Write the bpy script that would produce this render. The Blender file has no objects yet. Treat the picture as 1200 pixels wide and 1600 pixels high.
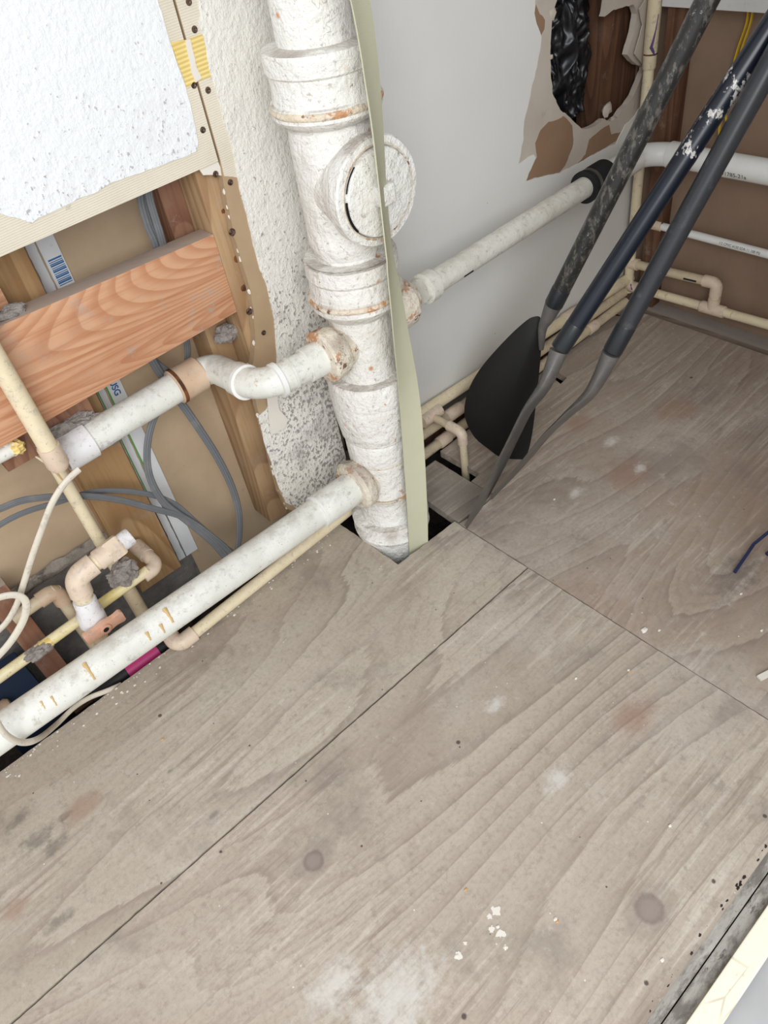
import bpy, bmesh, math, random
from mathutils import Vector, Matrix, noise
from mathutils.geometry import tessellate_polygon
random.seed(7)
S = bpy.context.scene
COL = S.collection

# ------------------------------------------------------------------ camera
F = 1180.0
CAM = Vector((-1.551255, -0.989087, 1.05))
R = Matrix(((0.7313185, -0.6678125, -0.1385630),
            (-0.5458225, -0.4512375, -0.7060187),
            (0.4089633, 0.5919554, -0.6945055)))      # rows: image right, image down, view direction
cd = bpy.data.cameras.new('camera'); cam = bpy.data.objects.new('camera', cd); COL.objects.link(cam)
cd.sensor_fit = 'VERTICAL'; cd.sensor_height = 36.0; cd.lens = 36.0 * F / 1600.0
cd.clip_start = 0.02
mw = Matrix.Identity(4)
for i in range(3):
    mw[i][0] = R[0][i]; mw[i][1] = -R[1][i]; mw[i][2] = -R[2][i]; mw[i][3] = CAM[i]
cam.matrix_world = mw
S.camera = cam

# ------------------------------------------------------------------ light and exposure
S.view_settings.view_transform = 'Standard'; S.view_settings.look = 'None'
S.view_settings.gamma = 1.0; S.view_settings.use_curve_mapping = False
S.view_settings.exposure = 0.28
W = bpy.data.worlds.new('daylight'); S.world = W; W.use_nodes = True
W.node_tree.nodes['Background'].inputs[0].default_value = (0.93, 0.96, 1.0, 1)
W.node_tree.nodes['Background'].inputs[1].default_value = 0.72

def area(name, loc, target, sx, sy, power, color=(1, 1, 1)):
    l = bpy.data.lights.new(name, 'AREA'); l.shape = 'RECTANGLE'; l.size = sx; l.size_y = sy
    l.energy = power; l.color = color
    o = bpy.data.objects.new(name, l); COL.objects.link(o); o.location = loc
    o.rotation_euler = (Vector(target) - Vector(loc)).to_track_quat('-Z', 'Y').to_euler()
    return o
area('doorway_daylight', (-2.35, -2.1, 1.75), (-1.35, -0.2, 0.2), 1.5, 1.5, 44, (0.97, 0.985, 1.0))

# ------------------------------------------------------------------ placing helpers: a pixel of the photo met with a real plane
def ray(px, py):
    v = Vector(((px - 600) / F, (py - 800) / F, 1.0))
    return R.transposed() @ v
def PX(px, py, x):
    d = ray(px, py); return CAM + d * ((x - CAM.x) / d.x)
def PY(px, py, y):
    d = ray(px, py); return CAM + d * ((y - CAM.y) / d.y)
def PZ(px, py, z=0.0):
    d = ray(px, py); return CAM + d * ((z - CAM.z) / d.z)
def PPL(px, py, p0, n):
    d = ray(px, py); return CAM + d * ((p0 - CAM).dot(n) / d.dot(n))

# ------------------------------------------------------------------ object helpers
ORI = {}
def thing(name, label, cat, loc, group=None):
    o = bpy.data.objects.new(name, None); COL.objects.link(o); o.location = loc
    o.empty_display_size = 0.02
    ORI[o.name] = Vector(loc)
    o['label'] = label; o['category'] = cat
    if group: o['group'] = group
    return o
def tag(o, label, cat, group=None):
    o['label'] = label; o['category'] = cat
    if group: o['group'] = group
    return o
def obj(name, bm, mat, parent=None, smooth=True, kind=None, label=None, origin=None, bevel=0, autosm=35, keep=False):
    me = bpy.data.meshes.new(name)
    bmesh.ops.recalc_face_normals(bm, faces=bm.faces)
    if bevel:
        bmesh.ops.bevel(bm, geom=list(bm.edges), offset=bevel, segments=2, affect='EDGES', profile=0.6, clamp_overlap=True)
    bm.to_mesh(me); bm.free()
    if parent is not None: off = ORI[parent.name]
    elif origin is not None: off = Vector(origin)
    elif keep: off = Vector((0, 0, 0))
    else:
        n = len(me.vertices); c = Vector((0, 0, 0)); zmin = 1e9
        for v in me.vertices: c += v.co; zmin = min(zmin, v.co.z)
        c /= max(n, 1); off = Vector((c.x, c.y, zmin))
    me.transform(Matrix.Translation(-off))
    me.materials.append(mat)
    if smooth:
        for p in me.polygons: p.use_smooth = True
        try: me.set_sharp_from_angle(angle=math.radians(autosm))
        except Exception: pass
    o = bpy.data.objects.new(name, me); COL.objects.link(o)
    ORI[o.name] = off
    if parent is not None: o.parent = parent
    else: o.location = off
    if kind: o['kind'] = kind
    if label: o['label'] = label
    return o
def struct(name, bm, mat, smooth=False, parent=None, **k):
    if parent is None: k['keep'] = True
    return obj(name, bm, mat, parent, smooth=smooth, kind='structure', **k)

def box(bm, a, b):
    a = Vector(a); b = Vector(b)
    vs = [bm.verts.new((x, y, z)) for x in (a.x, b.x) for y in (a.y, b.y) for z in (a.z, b.z)]
    for f in ((0, 1, 3, 2), (4, 6, 7, 5), (0, 4, 5, 1), (2, 3, 7, 6), (0, 2, 6, 4), (1, 5, 7, 3)):
        bm.faces.new([vs[i] for i in f])
    return bm
def newbox(a, b): return box(bmesh.new(), a, b)
def hexa(front, back):
    """front and back: four corners each, same order"""
    bm = bmesh.new(); f = [bm.verts.new(p) for p in front]; b = [bm.verts.new(p) for p in back]
    bm.faces.new(f); bm.faces.new(b[::-1])
    for i in range(4): bm.faces.new((f[i], b[i], b[(i + 1) % 4], f[(i + 1) % 4]))
    return bm

def subdiv_path(pts, n=8):
    """Catmull-Rom through points"""
    pts = [Vector(p) for p in pts]; out = []
    for i in range(len(pts) - 1):
        p0 = pts[max(i - 1, 0)]; p1 = pts[i]; p2 = pts[i + 1]; p3 = pts[min(i + 2, len(pts) - 1)]
        for k in range(n):
            t = k / n
            out.append(0.5 * ((2 * p1) + (p2 - p0) * t + (2 * p0 - 5 * p1 + 4 * p2 - p3) * t * t + (3 * p1 - p0 - 3 * p2 + p3) * t ** 3))
    out.append(pts[-1]); return out
def fillet(pts, rad, n=8):
    pts = [Vector(p) for p in pts]; out = [pts[0]]
    for i in range(1, len(pts) - 1):
        a, b, c = pts[i - 1], pts[i], pts[i + 1]
        u = (a - b).normalized(); v = (c - b).normalized()
        ang = u.angle(v)
        if ang > math.radians(176): out.append(b); continue
        d = min(rad / math.tan(ang / 2), (a - b).length * 0.49, (c - b).length * 0.49)
        rr = d * math.tan(ang / 2)
        cen = b + (u + v).normalized() * (rr / math.sin(ang / 2))
        s = b + u * d; e = b + v * d
        s1 = s - cen; e1 = e - cen; tot = s1.angle(e1)
        for k in range(n + 1):
            t = k / n
            w = (s1 * math.sin((1 - t) * tot) + e1 * math.sin(t * tot)) / math.sin(tot)
            out.append(cen + w)
    out.append(pts[-1]); return out
def tube(bm, pts, rad, seg=24, cap=True, flat=1.0, hollow=0.0, up0=None, ridge=0, face=None):
    """sweep a circle (or a flattened one) along pts; rad: number or list"""
    pts = [Vector(p) for p in pts]; n = len(pts)
    rads = rad if isinstance(rad, (list, tuple)) else [rad] * n
    tan = []
    for i in range(n):
        t = (pts[min(i + 1, n - 1)] - pts[max(i - 1, 0)]); tan.append(t.normalized())
    up = Vector(up0) if up0 else (Vector((0, 0, 1)) if abs(tan[0].z) < 0.9 else Vector((1, 0, 0)))
    nrm = (up - tan[0] * up.dot(tan[0])).normalized()
    rings = []
    for i in range(n):
        if face is not None: nrm = tan[i].cross(Vector(face))
        nrm = (nrm - tan[i] * nrm.dot(tan[i])).normalized()
        bi = tan[i].cross(nrm)
        ring = []
        for k in range(seg):
            a = 2 * math.pi * k / seg
            rr = rads[i]
            fl2 = flat * ((0.75 + 0.45 * abs(math.cos(a * 1.0) ** 2 - 0.32)) if False else (1.0 if not ridge else 0.72 + 0.38 * abs(math.sin(1.5 * math.pi * (math.cos(a) + 1)))))
            ring.append(bm.verts.new(pts[i] + nrm * (rr * math.cos(a)) + bi * (rads[i] * fl2 * math.sin(a))))
        rings.append(ring)
    for i in range(n - 1):
        for k in range(seg):
            bm.faces.new((rings[i][k], rings[i][(k + 1) % seg], rings[i + 1][(k + 1) % seg], rings[i + 1][k]))
    if cap:
        for i, e in ((0, 1), (n - 1, -1)):
            if hollow and i == n - 1 or hollow < 0 and i == 0:
                h = abs(hollow)
                dirv = tan[i] * (-1 if i else 1)
                inner = []; deep = []
                for v in rings[i]:
                    q = pts[i] + (v.co - pts[i]) * h
                    inner.append(bm.verts.new(q)); deep.append(bm.verts.new(q + dirv * rads[i] * 2.5))
                for k in range(seg):
                    k2 = (k + 1) % seg
                    bm.faces.new((rings[i][k], rings[i][k2], inner[k2], inner[k]))
                    bm.faces.new((inner[k], inner[k2], deep[k2], deep[k]))
                bm.faces.new(deep)
            else:
                bm.faces.new(rings[i] if i == 0 else rings[i][::-1])
    return bm
def newtube(pts, rad, **k): return tube(bmesh.new(), pts, rad, **k)
def lathe(bm, p0, axis, prof, seg=48, wob=0.0, seed=0):
    """prof: list of (t along axis, radius)"""
    p0 = Vector(p0); ax = Vector(axis).normalized()
    u = ax.orthogonal().normalized(); w = ax.cross(u); rings = []
    for t, r in prof:
        ring = []
        for k in range(seg):
            a = 2 * math.pi * k / seg
            d = u * math.cos(a) + w * math.sin(a)
            rr = r
            if wob: rr = r + wob * noise.noise(Vector((d.x * 2 + seed, d.y * 2, t * 25)))
            ring.append(bm.verts.new(p0 + ax * t + d * rr))
        rings.append(ring)
    for i in range(len(rings) - 1):
        for k in range(seg):
            bm.faces.new((rings[i][k], rings[i][(k + 1) % seg], rings[i + 1][(k + 1) % seg], rings[i + 1][k]))
    bm.faces.new(rings[0]); bm.faces.new(rings[-1][::-1])
    return bm
def newlathe(p0, axis, prof, **k): return lathe(bmesh.new(), p0, axis, prof, **k)
def slab(outer, d0, d1, holes=(), dirv=(0, 1, 0)):
    """polygon (3D points in one plane) with holes, extruded from offset d0 to d1 along dirv"""
    bm = bmesh.new(); D = Vector(dirv)
    loops = [[Vector(p) for p in outer]] + [[Vector(p) for p in h] for h in holes]
    tris = tessellate_polygon(loops)
    flat = [p for l in loops for p in l]
    A = [bm.verts.new(p + D * d0) for p in flat]; B = [bm.verts.new(p + D * d1) for p in flat]
    for t in tris:
        try:
            bm.faces.new([A[i] for i in t]); bm.faces.new([B[i] for i in reversed(t)])
        except ValueError: pass
    k = 0
    for l in loops:
        m = len(l)
        for i in range(m):
            bm.faces.new((A[k + i], A[k + (i + 1) % m], B[k + (i + 1) % m], B[k + i]))
        k += m
    return bm
def jag(pts, amp, step=0.006, closed=True, seed=0, axes='xz'):
    """roughen a polyline with small irregular steps"""
    pts = [Vector(p) for p in pts]; out = []; n = len(pts)
    for i in range(n if closed else n - 1):
        a = pts[i]; b = pts[(i + 1) % n]; L = (b - a).length; m = max(1, int(L / step))
        for k in range(m):
            p = a.lerp(b, k / m)
            q = p * 60 + Vector((seed, seed * 2, 0)); q2 = p * 190 + Vector((0, seed, 5))
            dx = noise.noise(q) + 0.6 * noise.noise(q2); dz = noise.noise(q + Vector((9, 9, 9))) + 0.6 * noise.noise(q2 + Vector((4, 4, 4)))
            if axes == 'xz': out.append(p + Vector((dx, 0, dz)) * amp)
            else: out.append(p + Vector((dx, dz, 0)) * amp)
    if not closed: out.append(pts[-1])
    return out
def lump(c, r, amp=0.35, seed=0, sub=3, sc=(1, 1, 1), freq=1.0):
    bm = bmesh.new(); bmesh.ops.create_icosphere(bm, subdivisions=sub, radius=1.0)
    for v in bm.verts:
        p = v.co.copy(); n = noise.noise(p * 1.7 * freq + Vector((seed, seed, seed))) + 0.5 * noise.noise(p * 4 * freq + Vector((seed, 0, 0)))
        q = p * (1 + amp * n) * r
        v.co = Vector((q.x * sc[0], q.y * sc[1], q.z * sc[2])) + Vector(c)
    return bm
FONT = {}
def text_bm(s, size, mapper, depth=0.0003, bold=0.0):
    cu = bpy.data.curves.new('txt', 'FONT'); cu.body = s; cu.size = size; cu.align_x = 'CENTER'; cu.align_y = 'CENTER'; cu.offset = bold
    o = bpy.data.objects.new('txt', cu); COL.objects.link(o)
    dg = bpy.context.evaluated_depsgraph_get()
    me = bpy.data.meshes.new_from_object(o.evaluated_get(dg))
    bm = bmesh.new(); bm.from_mesh(me)
    bpy.data.objects.remove(o); bpy.data.curves.remove(cu); bpy.data.meshes.remove(me)
    ex = bmesh.ops.extrude_face_region(bm, geom=list(bm.faces))
    up = {v for v in ex['geom'] if isinstance(v, bmesh.types.BMVert)}
    for v in bm.verts:
        h = depth if v in up else 0.0
        v.co = mapper(v.co.x, v.co.y, h)
    return bm

# ------------------------------------------------------------------ materials
def L(r, g, b):
    f = lambda c: (c / 255 / 12.92) if c / 255 <= 0.04045 else ((c / 255 + 0.055) / 1.055) ** 2.4
    return (f(r), f(g), f(b), 1)
class M:
    def __init__(s, name, col, rough=0.6, spec=0.3, metal=0):
        s.m = bpy.data.materials.new(name); s.m.use_nodes = True; s.t = s.m.node_tree
        s.b = s.t.nodes['Principled BSDF']; s.b.inputs['Roughness'].default_value = rough
        s.b.inputs['Specular IOR Level'].default_value = spec; s.b.inputs['Metallic'].default_value = metal
        s.co = s.t.nodes.new('ShaderNodeTexCoord').outputs['Object']
        rgb = s.t.nodes.new('ShaderNodeRGB'); rgb.outputs[0].default_value = col; s.c = rgb.outputs[0]
        s.h = None; s.t.links.new(s.c, s.b.inputs['Base Color'])
    def map(s, sc=(1, 1, 1), rot=(0, 0, 0), loc=(0, 0, 0)):
        n = s.t.nodes.new('ShaderNodeMapping'); n.inputs['Scale'].default_value = sc; n.inputs['Rotation'].default_value = rot; n.inputs['Location'].default_value = loc
        s.t.links.new(s.co, n.inputs['Vector']); return n.outputs[0]
    def noise(s, scale, detail=4, rough=0.55, sc=(1, 1, 1), dist=0.0, loc=(0, 0, 0), rot=(0, 0, 0)):
        n = s.t.nodes.new('ShaderNodeTexNoise'); n.inputs['Scale'].default_value = scale; n.inputs['Detail'].default_value = detail
        n.inputs['Roughness'].default_value = rough; n.inputs['Distortion'].default_value = dist
        s.t.links.new(s.map(sc, rot, loc), n.inputs['Vector']); return n.outputs[0]
    def wave(s, scale, dist, dscale=1.0, sc=(1, 1, 1), axis='X', detail=3, loc=(0, 0, 0), rot=(0, 0, 0), typ='BANDS'):
        n = s.t.nodes.new('ShaderNodeTexWave'); n.wave_type = typ
        if typ == 'BANDS': n.bands_direction = axis
        else: n.rings_direction = axis
        n.inputs['Scale'].default_value = scale; n.inputs['Distortion'].default_value = dist; n.inputs['Detail'].default_value = detail
        n.inputs['Detail Scale'].default_value = dscale
        s.t.links.new(s.map(sc, rot, loc), n.inputs['Vector']); return n.outputs['Fac'] if 'Fac' in n.outputs else n.outputs[1]
    def voro(s, scale, sc=(1, 1, 1), feat='F1', loc=(0, 0, 0)):
        n = s.t.nodes.new('ShaderNodeTexVoronoi'); n.feature = feat; n.inputs['Scale'].default_value = scale
        s.t.links.new(s.map(sc, (0, 0, 0), loc), n.inputs['Vector']); return n.outputs['Distance']
    def ramp(s, fac, a, b, va=0.0, vb=1.0):
        n = s.t.nodes.new('ShaderNodeMapRange'); n.inputs['From Min'].default_value = a; n.inputs['From Max'].default_value = b
        n.inputs['To Min'].default_value = va; n.inputs['To Max'].default_value = vb; n.interpolation_type = 'SMOOTHSTEP'
        s.t.links.new(fac, n.inputs['Value']); return n.outputs[0]
    def math(s, op, a, b=None):
        n = s.t.nodes.new('ShaderNodeMath'); n.operation = op; n.use_clamp = False
        for i, v in enumerate((a, b)):
            if v is None: continue
            if isinstance(v, (int, float)): n.inputs[i].default_value = v
            else: s.t.links.new(v, n.inputs[i])
        return n.outputs[0]
    def mix(s, fac, col, amount=1.0, mode='MIX'):
        n = s.t.nodes.new('ShaderNodeMix'); n.data_type = 'RGBA'; n.blend_type = mode
        if amount != 1.0: fac = s.math('MULTIPLY', fac, amount)
        if isinstance(fac, (int, float)): n.inputs[0].default_value = fac
        else: s.t.links.new(fac, n.inputs[0])
        s.t.links.new(s.c, n.inputs[6])
        if isinstance(col, tuple): n.inputs[7].default_value = col
        else: s.t.links.new(col, n.inputs[7])
        s.c = n.outputs[2]; s.t.links.new(s.c, s.b.inputs['Base Color']); return s
    def axis(s, which):
        n = s.t.nodes.new('ShaderNodeSeparateXYZ'); s.t.links.new(s.co, n.inputs[0]); return n.outputs[which]
    def nz(s):
        g = s.t.nodes.new('ShaderNodeNewGeometry'); n = s.t.nodes.new('ShaderNodeSeparateXYZ'); s.t.links.new(g.outputs['Normal'], n.inputs[0]); return n.outputs[2]
    def bump(s, h, strength=0.3, dist=0.002):
        n = s.t.nodes.new('ShaderNodeBump'); n.inputs['Strength'].default_value = strength; n.inputs['Distance'].default_value = dist
        s.t.links.new(h, n.inputs['Height'])
        if s.h is not None: s.t.links.new(s.h, n.inputs['Normal'])
        s.h = n.outputs[0]; s.t.links.new(s.h, s.b.inputs['Normal']); return s
    def rings(s, scale, k, sc=(1, 1, 1), detail=1.5, loc=(0, 0, 0), dist=0.0):
        v = s.noise(scale, detail, 0.45, sc=sc, loc=loc, dist=dist)
        return s.ramp(s.math('SINE', s.math('MULTIPLY', v, k)), -1, 1)
    def growth(s, scale, k, sc=(1, 1, 1), detail=1.5, loc=(0, 0, 0), dist=0.0):
        v = s.noise(scale, detail, 0.45, sc=sc, loc=loc, dist=dist)
        return s.math('FRACT', s.math('MULTIPLY', v, k))
    def spot(s, x, y, rx, ry, col, amt, soft=0.5, rag=0.0, rscale=40, ang=0.0):
        sub = s.t.nodes.new('ShaderNodeVectorMath'); sub.operation = 'SUBTRACT'; s.t.links.new(s.co, sub.inputs[0]); sub.inputs[1].default_value = (x, y, 0)
        mp = s.t.nodes.new('ShaderNodeMapping'); mp.vector_type = 'POINT'; mp.inputs['Rotation'].default_value = (0, 0, -ang)
        s.t.links.new(sub.outputs[0], mp.inputs['Vector'])
        sc_ = s.t.nodes.new('ShaderNodeVectorMath'); sc_.operation = 'MULTIPLY'; s.t.links.new(mp.outputs[0], sc_.inputs[0]); sc_.inputs[1].default_value = (1 / rx, 1 / ry, 0)
        ln = s.t.nodes.new('ShaderNodeVectorMath'); ln.operation = 'LENGTH'; s.t.links.new(sc_.outputs[0], ln.inputs[0])
        d = ln.outputs['Value']
        if rag: d = s.math('ADD', d, s.math('MULTIPLY', s.math('SUBTRACT', s.noise(rscale, 6, 0.7), 0.5), rag))
        s.mix(s.ramp(d, 1.0, 1.0 - soft), col, amt); return d
    def rough(s, fac, a, b):
        s.t.links.new(s.ramp(fac, 0, 1, a, b), s.b.inputs['Roughness']); return s

def dusty(m, col=L(150, 142, 136), lo=0.35, hi=0.95, amt=0.8, scale=18):
    f = m.math('MULTIPLY', m.ramp(m.nz(), lo, hi), m.ramp(m.noise(scale, 5), 0.35, 0.65))
    m.mix(f, col, amt); return m

# plywood floor: grain runs along x
def ply(name, base, seed=0.0, red=0.5):
    m = M(name, base, 0.72, 0.25)
    lo = (seed, seed * 1.7, 0)
    # plain-sawn figure: contour lines of a long smooth field
    fb = m.noise(95, 5, 0.6, sc=(0.05, 1, 1), loc=lo)
    v = m.math('ADD', m.noise(2.3, 1.3, 0.4, sc=(0.22, 1.15, 1), loc=lo, dist=0.1), m.math('MULTIPLY', m.math('SUBTRACT', fb, 0.5), 0.012))
    w = m.math('FRACT', m.math('MULTIPLY', v, 26))
    soft = m.ramp(m.noise(3.0, 3, 0.5, sc=(0.6, 1, 1), loc=(seed + 8, 3, 0)), 0.34, 0.6, 0.2, 1.0)
    m.mix(m.math('MULTIPLY', m.math('MULTIPLY', m.ramp(w, 0.35, 0.95), m.ramp(w, 1.0, 0.97)), soft), L(132, 116, 105), 0.34)
    m.mix(m.math('MULTIPLY', m.math('MULTIPLY', m.ramp(w, 0.86, 0.96), m.ramp(w, 1.0, 0.97)), soft), L(108, 93, 84), 0.28)
    m.mix(m.ramp(w, 0.30, 0.0), L(200, 190, 176), 0.15)
    w3 = m.math('FRACT', m.math('MULTIPLY', v, 104))
    m.mix(m.math('MULTIPLY', m.ramp(w3, 0.5, 0.95), m.ramp(m.noise(3.5, 2, 0.5, loc=(seed, 9, 0)), 0.45, 0.6)), L(136, 121, 110), 0.26)
    # fine fibres, only where the face is worn
    f = m.noise(95, 6, 0.65, sc=(0.055, 1, 1), loc=lo)
    patch = m.ramp(m.noise(4.2, 3, 0.5, sc=(0.6, 1, 1), loc=(seed + 2, 1, 0)), 0.42, 0.60, 0.1, 1.0)
    m.mix(m.math('MULTIPLY', m.ramp(f, 0.50, 0.66), patch), L(208, 199, 186), 0.6)
    m.mix(m.math('MULTIPLY', m.ramp(f, 0.46, 0.36), patch), L(124, 110, 101), 0.45)
    # cloudy dust and stains
    m.mix(m.ramp(m.noise(3.4, 6, 0.62, loc=(7.7, seed + 2, 0)), 0.46, 0.70), L(204, 195, 184), 0.45)
    m.mix(m.ramp(m.noise(2.6, 5, 0.6, sc=(0.7, 1, 1), loc=(1.3 + seed, 0.4, 0)), 0.52, 0.68), L(160, 126, 108), 0.38 * red)
    m.mix(m.ramp(m.noise(5.5, 7, 0.65, loc=(5.1, seed, 0)), 0.54, 0.70), L(132, 121, 113), 0.50)
    m.mix(m.ramp(m.noise(17, 7, 0.72, loc=(2.2, seed, 0)), 0.58, 0.72), L(128, 118, 112), 0.42)
    m.mix(m.ramp(m.noise(11, 7, 0.75, loc=(9.2, seed, 4)), 0.60, 0.74), L(206, 200, 192), 0.40)
    m.mix(m.ramp(m.noise(150, 5, 0.7), 0.40, 0.72), L(140, 128, 118), 0.35)
    m.mix(m.ramp(m.noise(48, 8, 0.8, loc=(1, seed, 9)), 0.52, 0.66), L(134, 122, 112), 0.45)
    m.mix(m.ramp(m.noise(36, 8, 0.8, loc=(4, seed, 2)), 0.56, 0.68), L(212, 204, 192), 0.35)
    # specks
    m.mix(m.ramp(m.voro(30, loc=(seed, 0, 0)), 0.045, 0.02), L(232, 228, 220), 0.7)
    m.mix(m.ramp(m.voro(19, loc=(seed + 3, 1, 0)), 0.035, 0.015), L(74, 64, 58), 0.9)
    m.bump(f, 0.25, 0.0012); m.bump(m.noise(220, 4, 0.6), 0.2, 0.0006)
    return m
def floor_spots(m, spots):
    for px, py, r, kind in spots:
        p = PZ(px, py)
        if kind == 'nail': m.spot(p.x, p.y, r * 0.72, r * 0.72, L(78, 68, 62), 0.9, 0.5, 0.9, 150)
        if kind == 'knot':
            d = m.spot(p.x, p.y, r * 2.4, r * 1.5, L(134, 120, 112), 0.35, 0.35, 0.5, 24)
            m.spot(p.x, p.y, r, r, L(112, 100, 95), 0.6, 0.3, 0.5, 60); m.spot(p.x, p.y, r * 0.8, r * .75, L(150, 138, 130), 0.75, 0.5, 0.8, 90)
        if kind == 'pale': m.spot(p.x, p.y, r * 1.3, r * 0.8, L(218, 216, 210), 0.6, 0.98, 2.2, 70)
        if kind == 'grey': m.spot(p.x, p.y, r * 1.5, r * 0.7, L(106, 100, 94), 0.6, 0.95, 2.4, 60)
        if kind == 'red': m.spot(p.x, p.y, r * 1.4, r, L(152, 116, 98), 0.5, 0.7, 0.9, 25)
MAT = {}
m = ply('plywood_near_wall', L(182, 171, 155), 0.0, 0.3)
floor_spots(m, [(28, 1280, .02, 'grey'), (85, 1322, .022, 'grey'), (105, 1272, .014, 'grey'), (90, 1440, .02, 'grey'), (60, 1010 + 300, .03, 'grey'), (335, 1273, .009, 'grey'), (25, 1420, .02, 'red'), (130, 1260, .03, 'red'), (250, 1118, .006, 'nail'), (265, 1205, .006, 'grey'), (252, 1380, .003, 'nail'), (390, 1165, .003, 'nail')])
MAT['ply_a'] = m.m
m = ply('plywood_front', L(180, 168, 153), 3.1, 0.4)
floor_spots(m, [(1015, 1420, .021, 'knot'), (490, 1345, .017, 'knot'), (870, 1218, .026, 'pale'), (775, 1100, .02, 'pale'), (1115, 1377, .005, 'nail'), (1010, 1536, .005, 'nail'), (716, 1160, .006, 'nail'), (350, 1300, .005, 'nail'), (565, 1322, .003, 'nail'), (1195, 1275, .005, 'nail'), (725, 1588, .006, 'nail'), (345, 1331, .004, 'nail'), (478, 1220, .003, 'nail'), (620, 1560, .07, 'pale'), (520, 1540, .04, 'pale'), (990, 1120, .035, 'red')])
MAT['ply_b'] = m.m
m = ply('plywood_corner', L(164, 149, 134), 7.4, 0.9)
floor_spots(m, [(980, 740, .05, 'red'), (905, 660, .03, 'red'), (955, 690, .02, 'pale'), (1000, 730, .02, 'pale'), (900, 770, .02, 'pale'), (1060, 640, .05, 'red'), (1150, 900, .06, 'grey'), (1080, 590, .006, 'nail')])
MAT['ply_c'] = m.m
MAT['ply_d'] = ply('plywood_patch', L(148, 139, 129), 9.4, 0.1).m
m = M('ply_edge', L(92, 80, 68), 0.9, 0.1); m.mix(m.ramp(m.noise(120, 3, sc=(0.2, 0.2, 3)), 0.4, 0.7), L(120, 104, 88)); MAT['edge'] = m.m

def stipple(name, base, fleck=0.6, zlo=0.0, zhi=0.9, bscale=150):
    m = M(name, base, 0.55, 0.3)
    n = m.noise(bscale, 4, 0.6, sc=(1, 1, 0.75))
    gain = m.ramp(m.axis(2), zlo, zhi, 1.0, 0.0)
    th = m.math('ADD', n, m.math('MULTIPLY', gain, 0.16))
    th = m.math('ADD', th, m.math('MULTIPLY', m.math('SUBTRACT', m.noise(6, 3), 0.5), 0.25))
    m.mix(m.ramp(th, 0.675 - (0.02 if zhi < 0.9 else 0), 0.75 - (0.03 if zhi < 0.9 else 0)), L(138, 130, 124), fleck)
    m.mix(m.math('MULTIPLY', gain, m.ramp(m.noise(13, 6, 0.7, loc=(3, 0, 8)), 0.50, 0.66)), L(166, 158, 154), fleck * 0.75)
    m.bump(n, 0.45 if zhi < 0.9 else 0.8, 0.004); m.bump(m.noise(bscale * 0.3, 3), 0.35, 0.006)
    return m
MAT['stipple_panel'] = stipple('stippled_white_paint_panel', L(232, 234, 236), 0.6, 0.60, 0.84, 190).m
m = stipple('stippled_cream_paint_strip', L(232, 229, 221), 0.8, 0.10, 1.0, 185)
m.mix(m.ramp(m.noise(9, 4, loc=(4, 0, 0)), 0.62, 0.72), L(150, 144, 140), 0.35)
MAT['stipple_strip'] = m.m
m = M('smooth_wall_paint', L(226, 225, 221), 0.6, 0.25)
m.mix(m.ramp(m.noise(3, 4, 0.5), 0.35, 0.75), L(212, 211, 208), 0.5)
m.mix(m.ramp(m.noise(40, 5, 0.7, sc=(1, 1, 0.5), loc=(2, 0, 3)), 0.72, 0.78), L(140, 138, 134), 0.5)
m.mix(m.ramp(m.voro(17, loc=(0, 0, 0.3)), 0.045, 0.03), L(80, 78, 76), 0.8)
m.bump(m.noise(80, 3), 0.12, 0.001); MAT['wall_smooth'] = m.m
def paper(name, c1, c2, ridge=0.0):
    m = M(name, c1, 0.8, 0.15)
    m.mix(m.ramp(m.noise(7, 5, 0.6), 0.35, 0.7), c2, 0.6)
    m.mix(m.ramp(m.noise(26, 6, 0.75), 0.60, 0.72), L(128, 116, 106), 0.4)
    m.mix(m.ramp(m.noise(11, 7, 0.75, loc=(3, 3, 3)), 0.60, 0.72), L(160, 150, 142), 0.35)
    if ridge:
        w = m.wave(110 if ridge < 0.5 else 62, 0.8, 1.0, sc=(0.15, 1, 1), axis='Z', rot=(0, 0.15, 0))
        m.mix(m.ramp(w, 0.2, 0.9), c2, ridge); m.bump(w, 0.5, 0.0015 if ridge > 0.5 else 0.0006)
    m.bump(m.noise(150, 3), 0.12, 0.001)
    return m.m
MAT['paper_cream'] = paper('cream_paper_edge', L(222, 214, 196), L(206, 197, 178), 0.22)
MAT['paper_tan'] = paper('tan_torn_paper', L(176, 152, 122), L(158, 132, 104))
MAT['paper_torn'] = paper('torn_gypsum_face', L(196, 186, 174), L(176, 164, 150))
MAT['paper_brown'] = paper('brown_torn_paper', L(150, 122, 98), L(134, 106, 84))
MAT['cavity_paper'] = paper('kraft_paper_backing', L(190, 168, 140), L(172, 150, 124))
MAT['end_panel'] = paper('dark_kraft_panel', L(146, 122, 104), L(126, 104, 88))
MAT['paper_yellow'] = paper('yellow_glue_ridges', L(236, 216, 150), L(216, 186, 104), 0.8)

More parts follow.
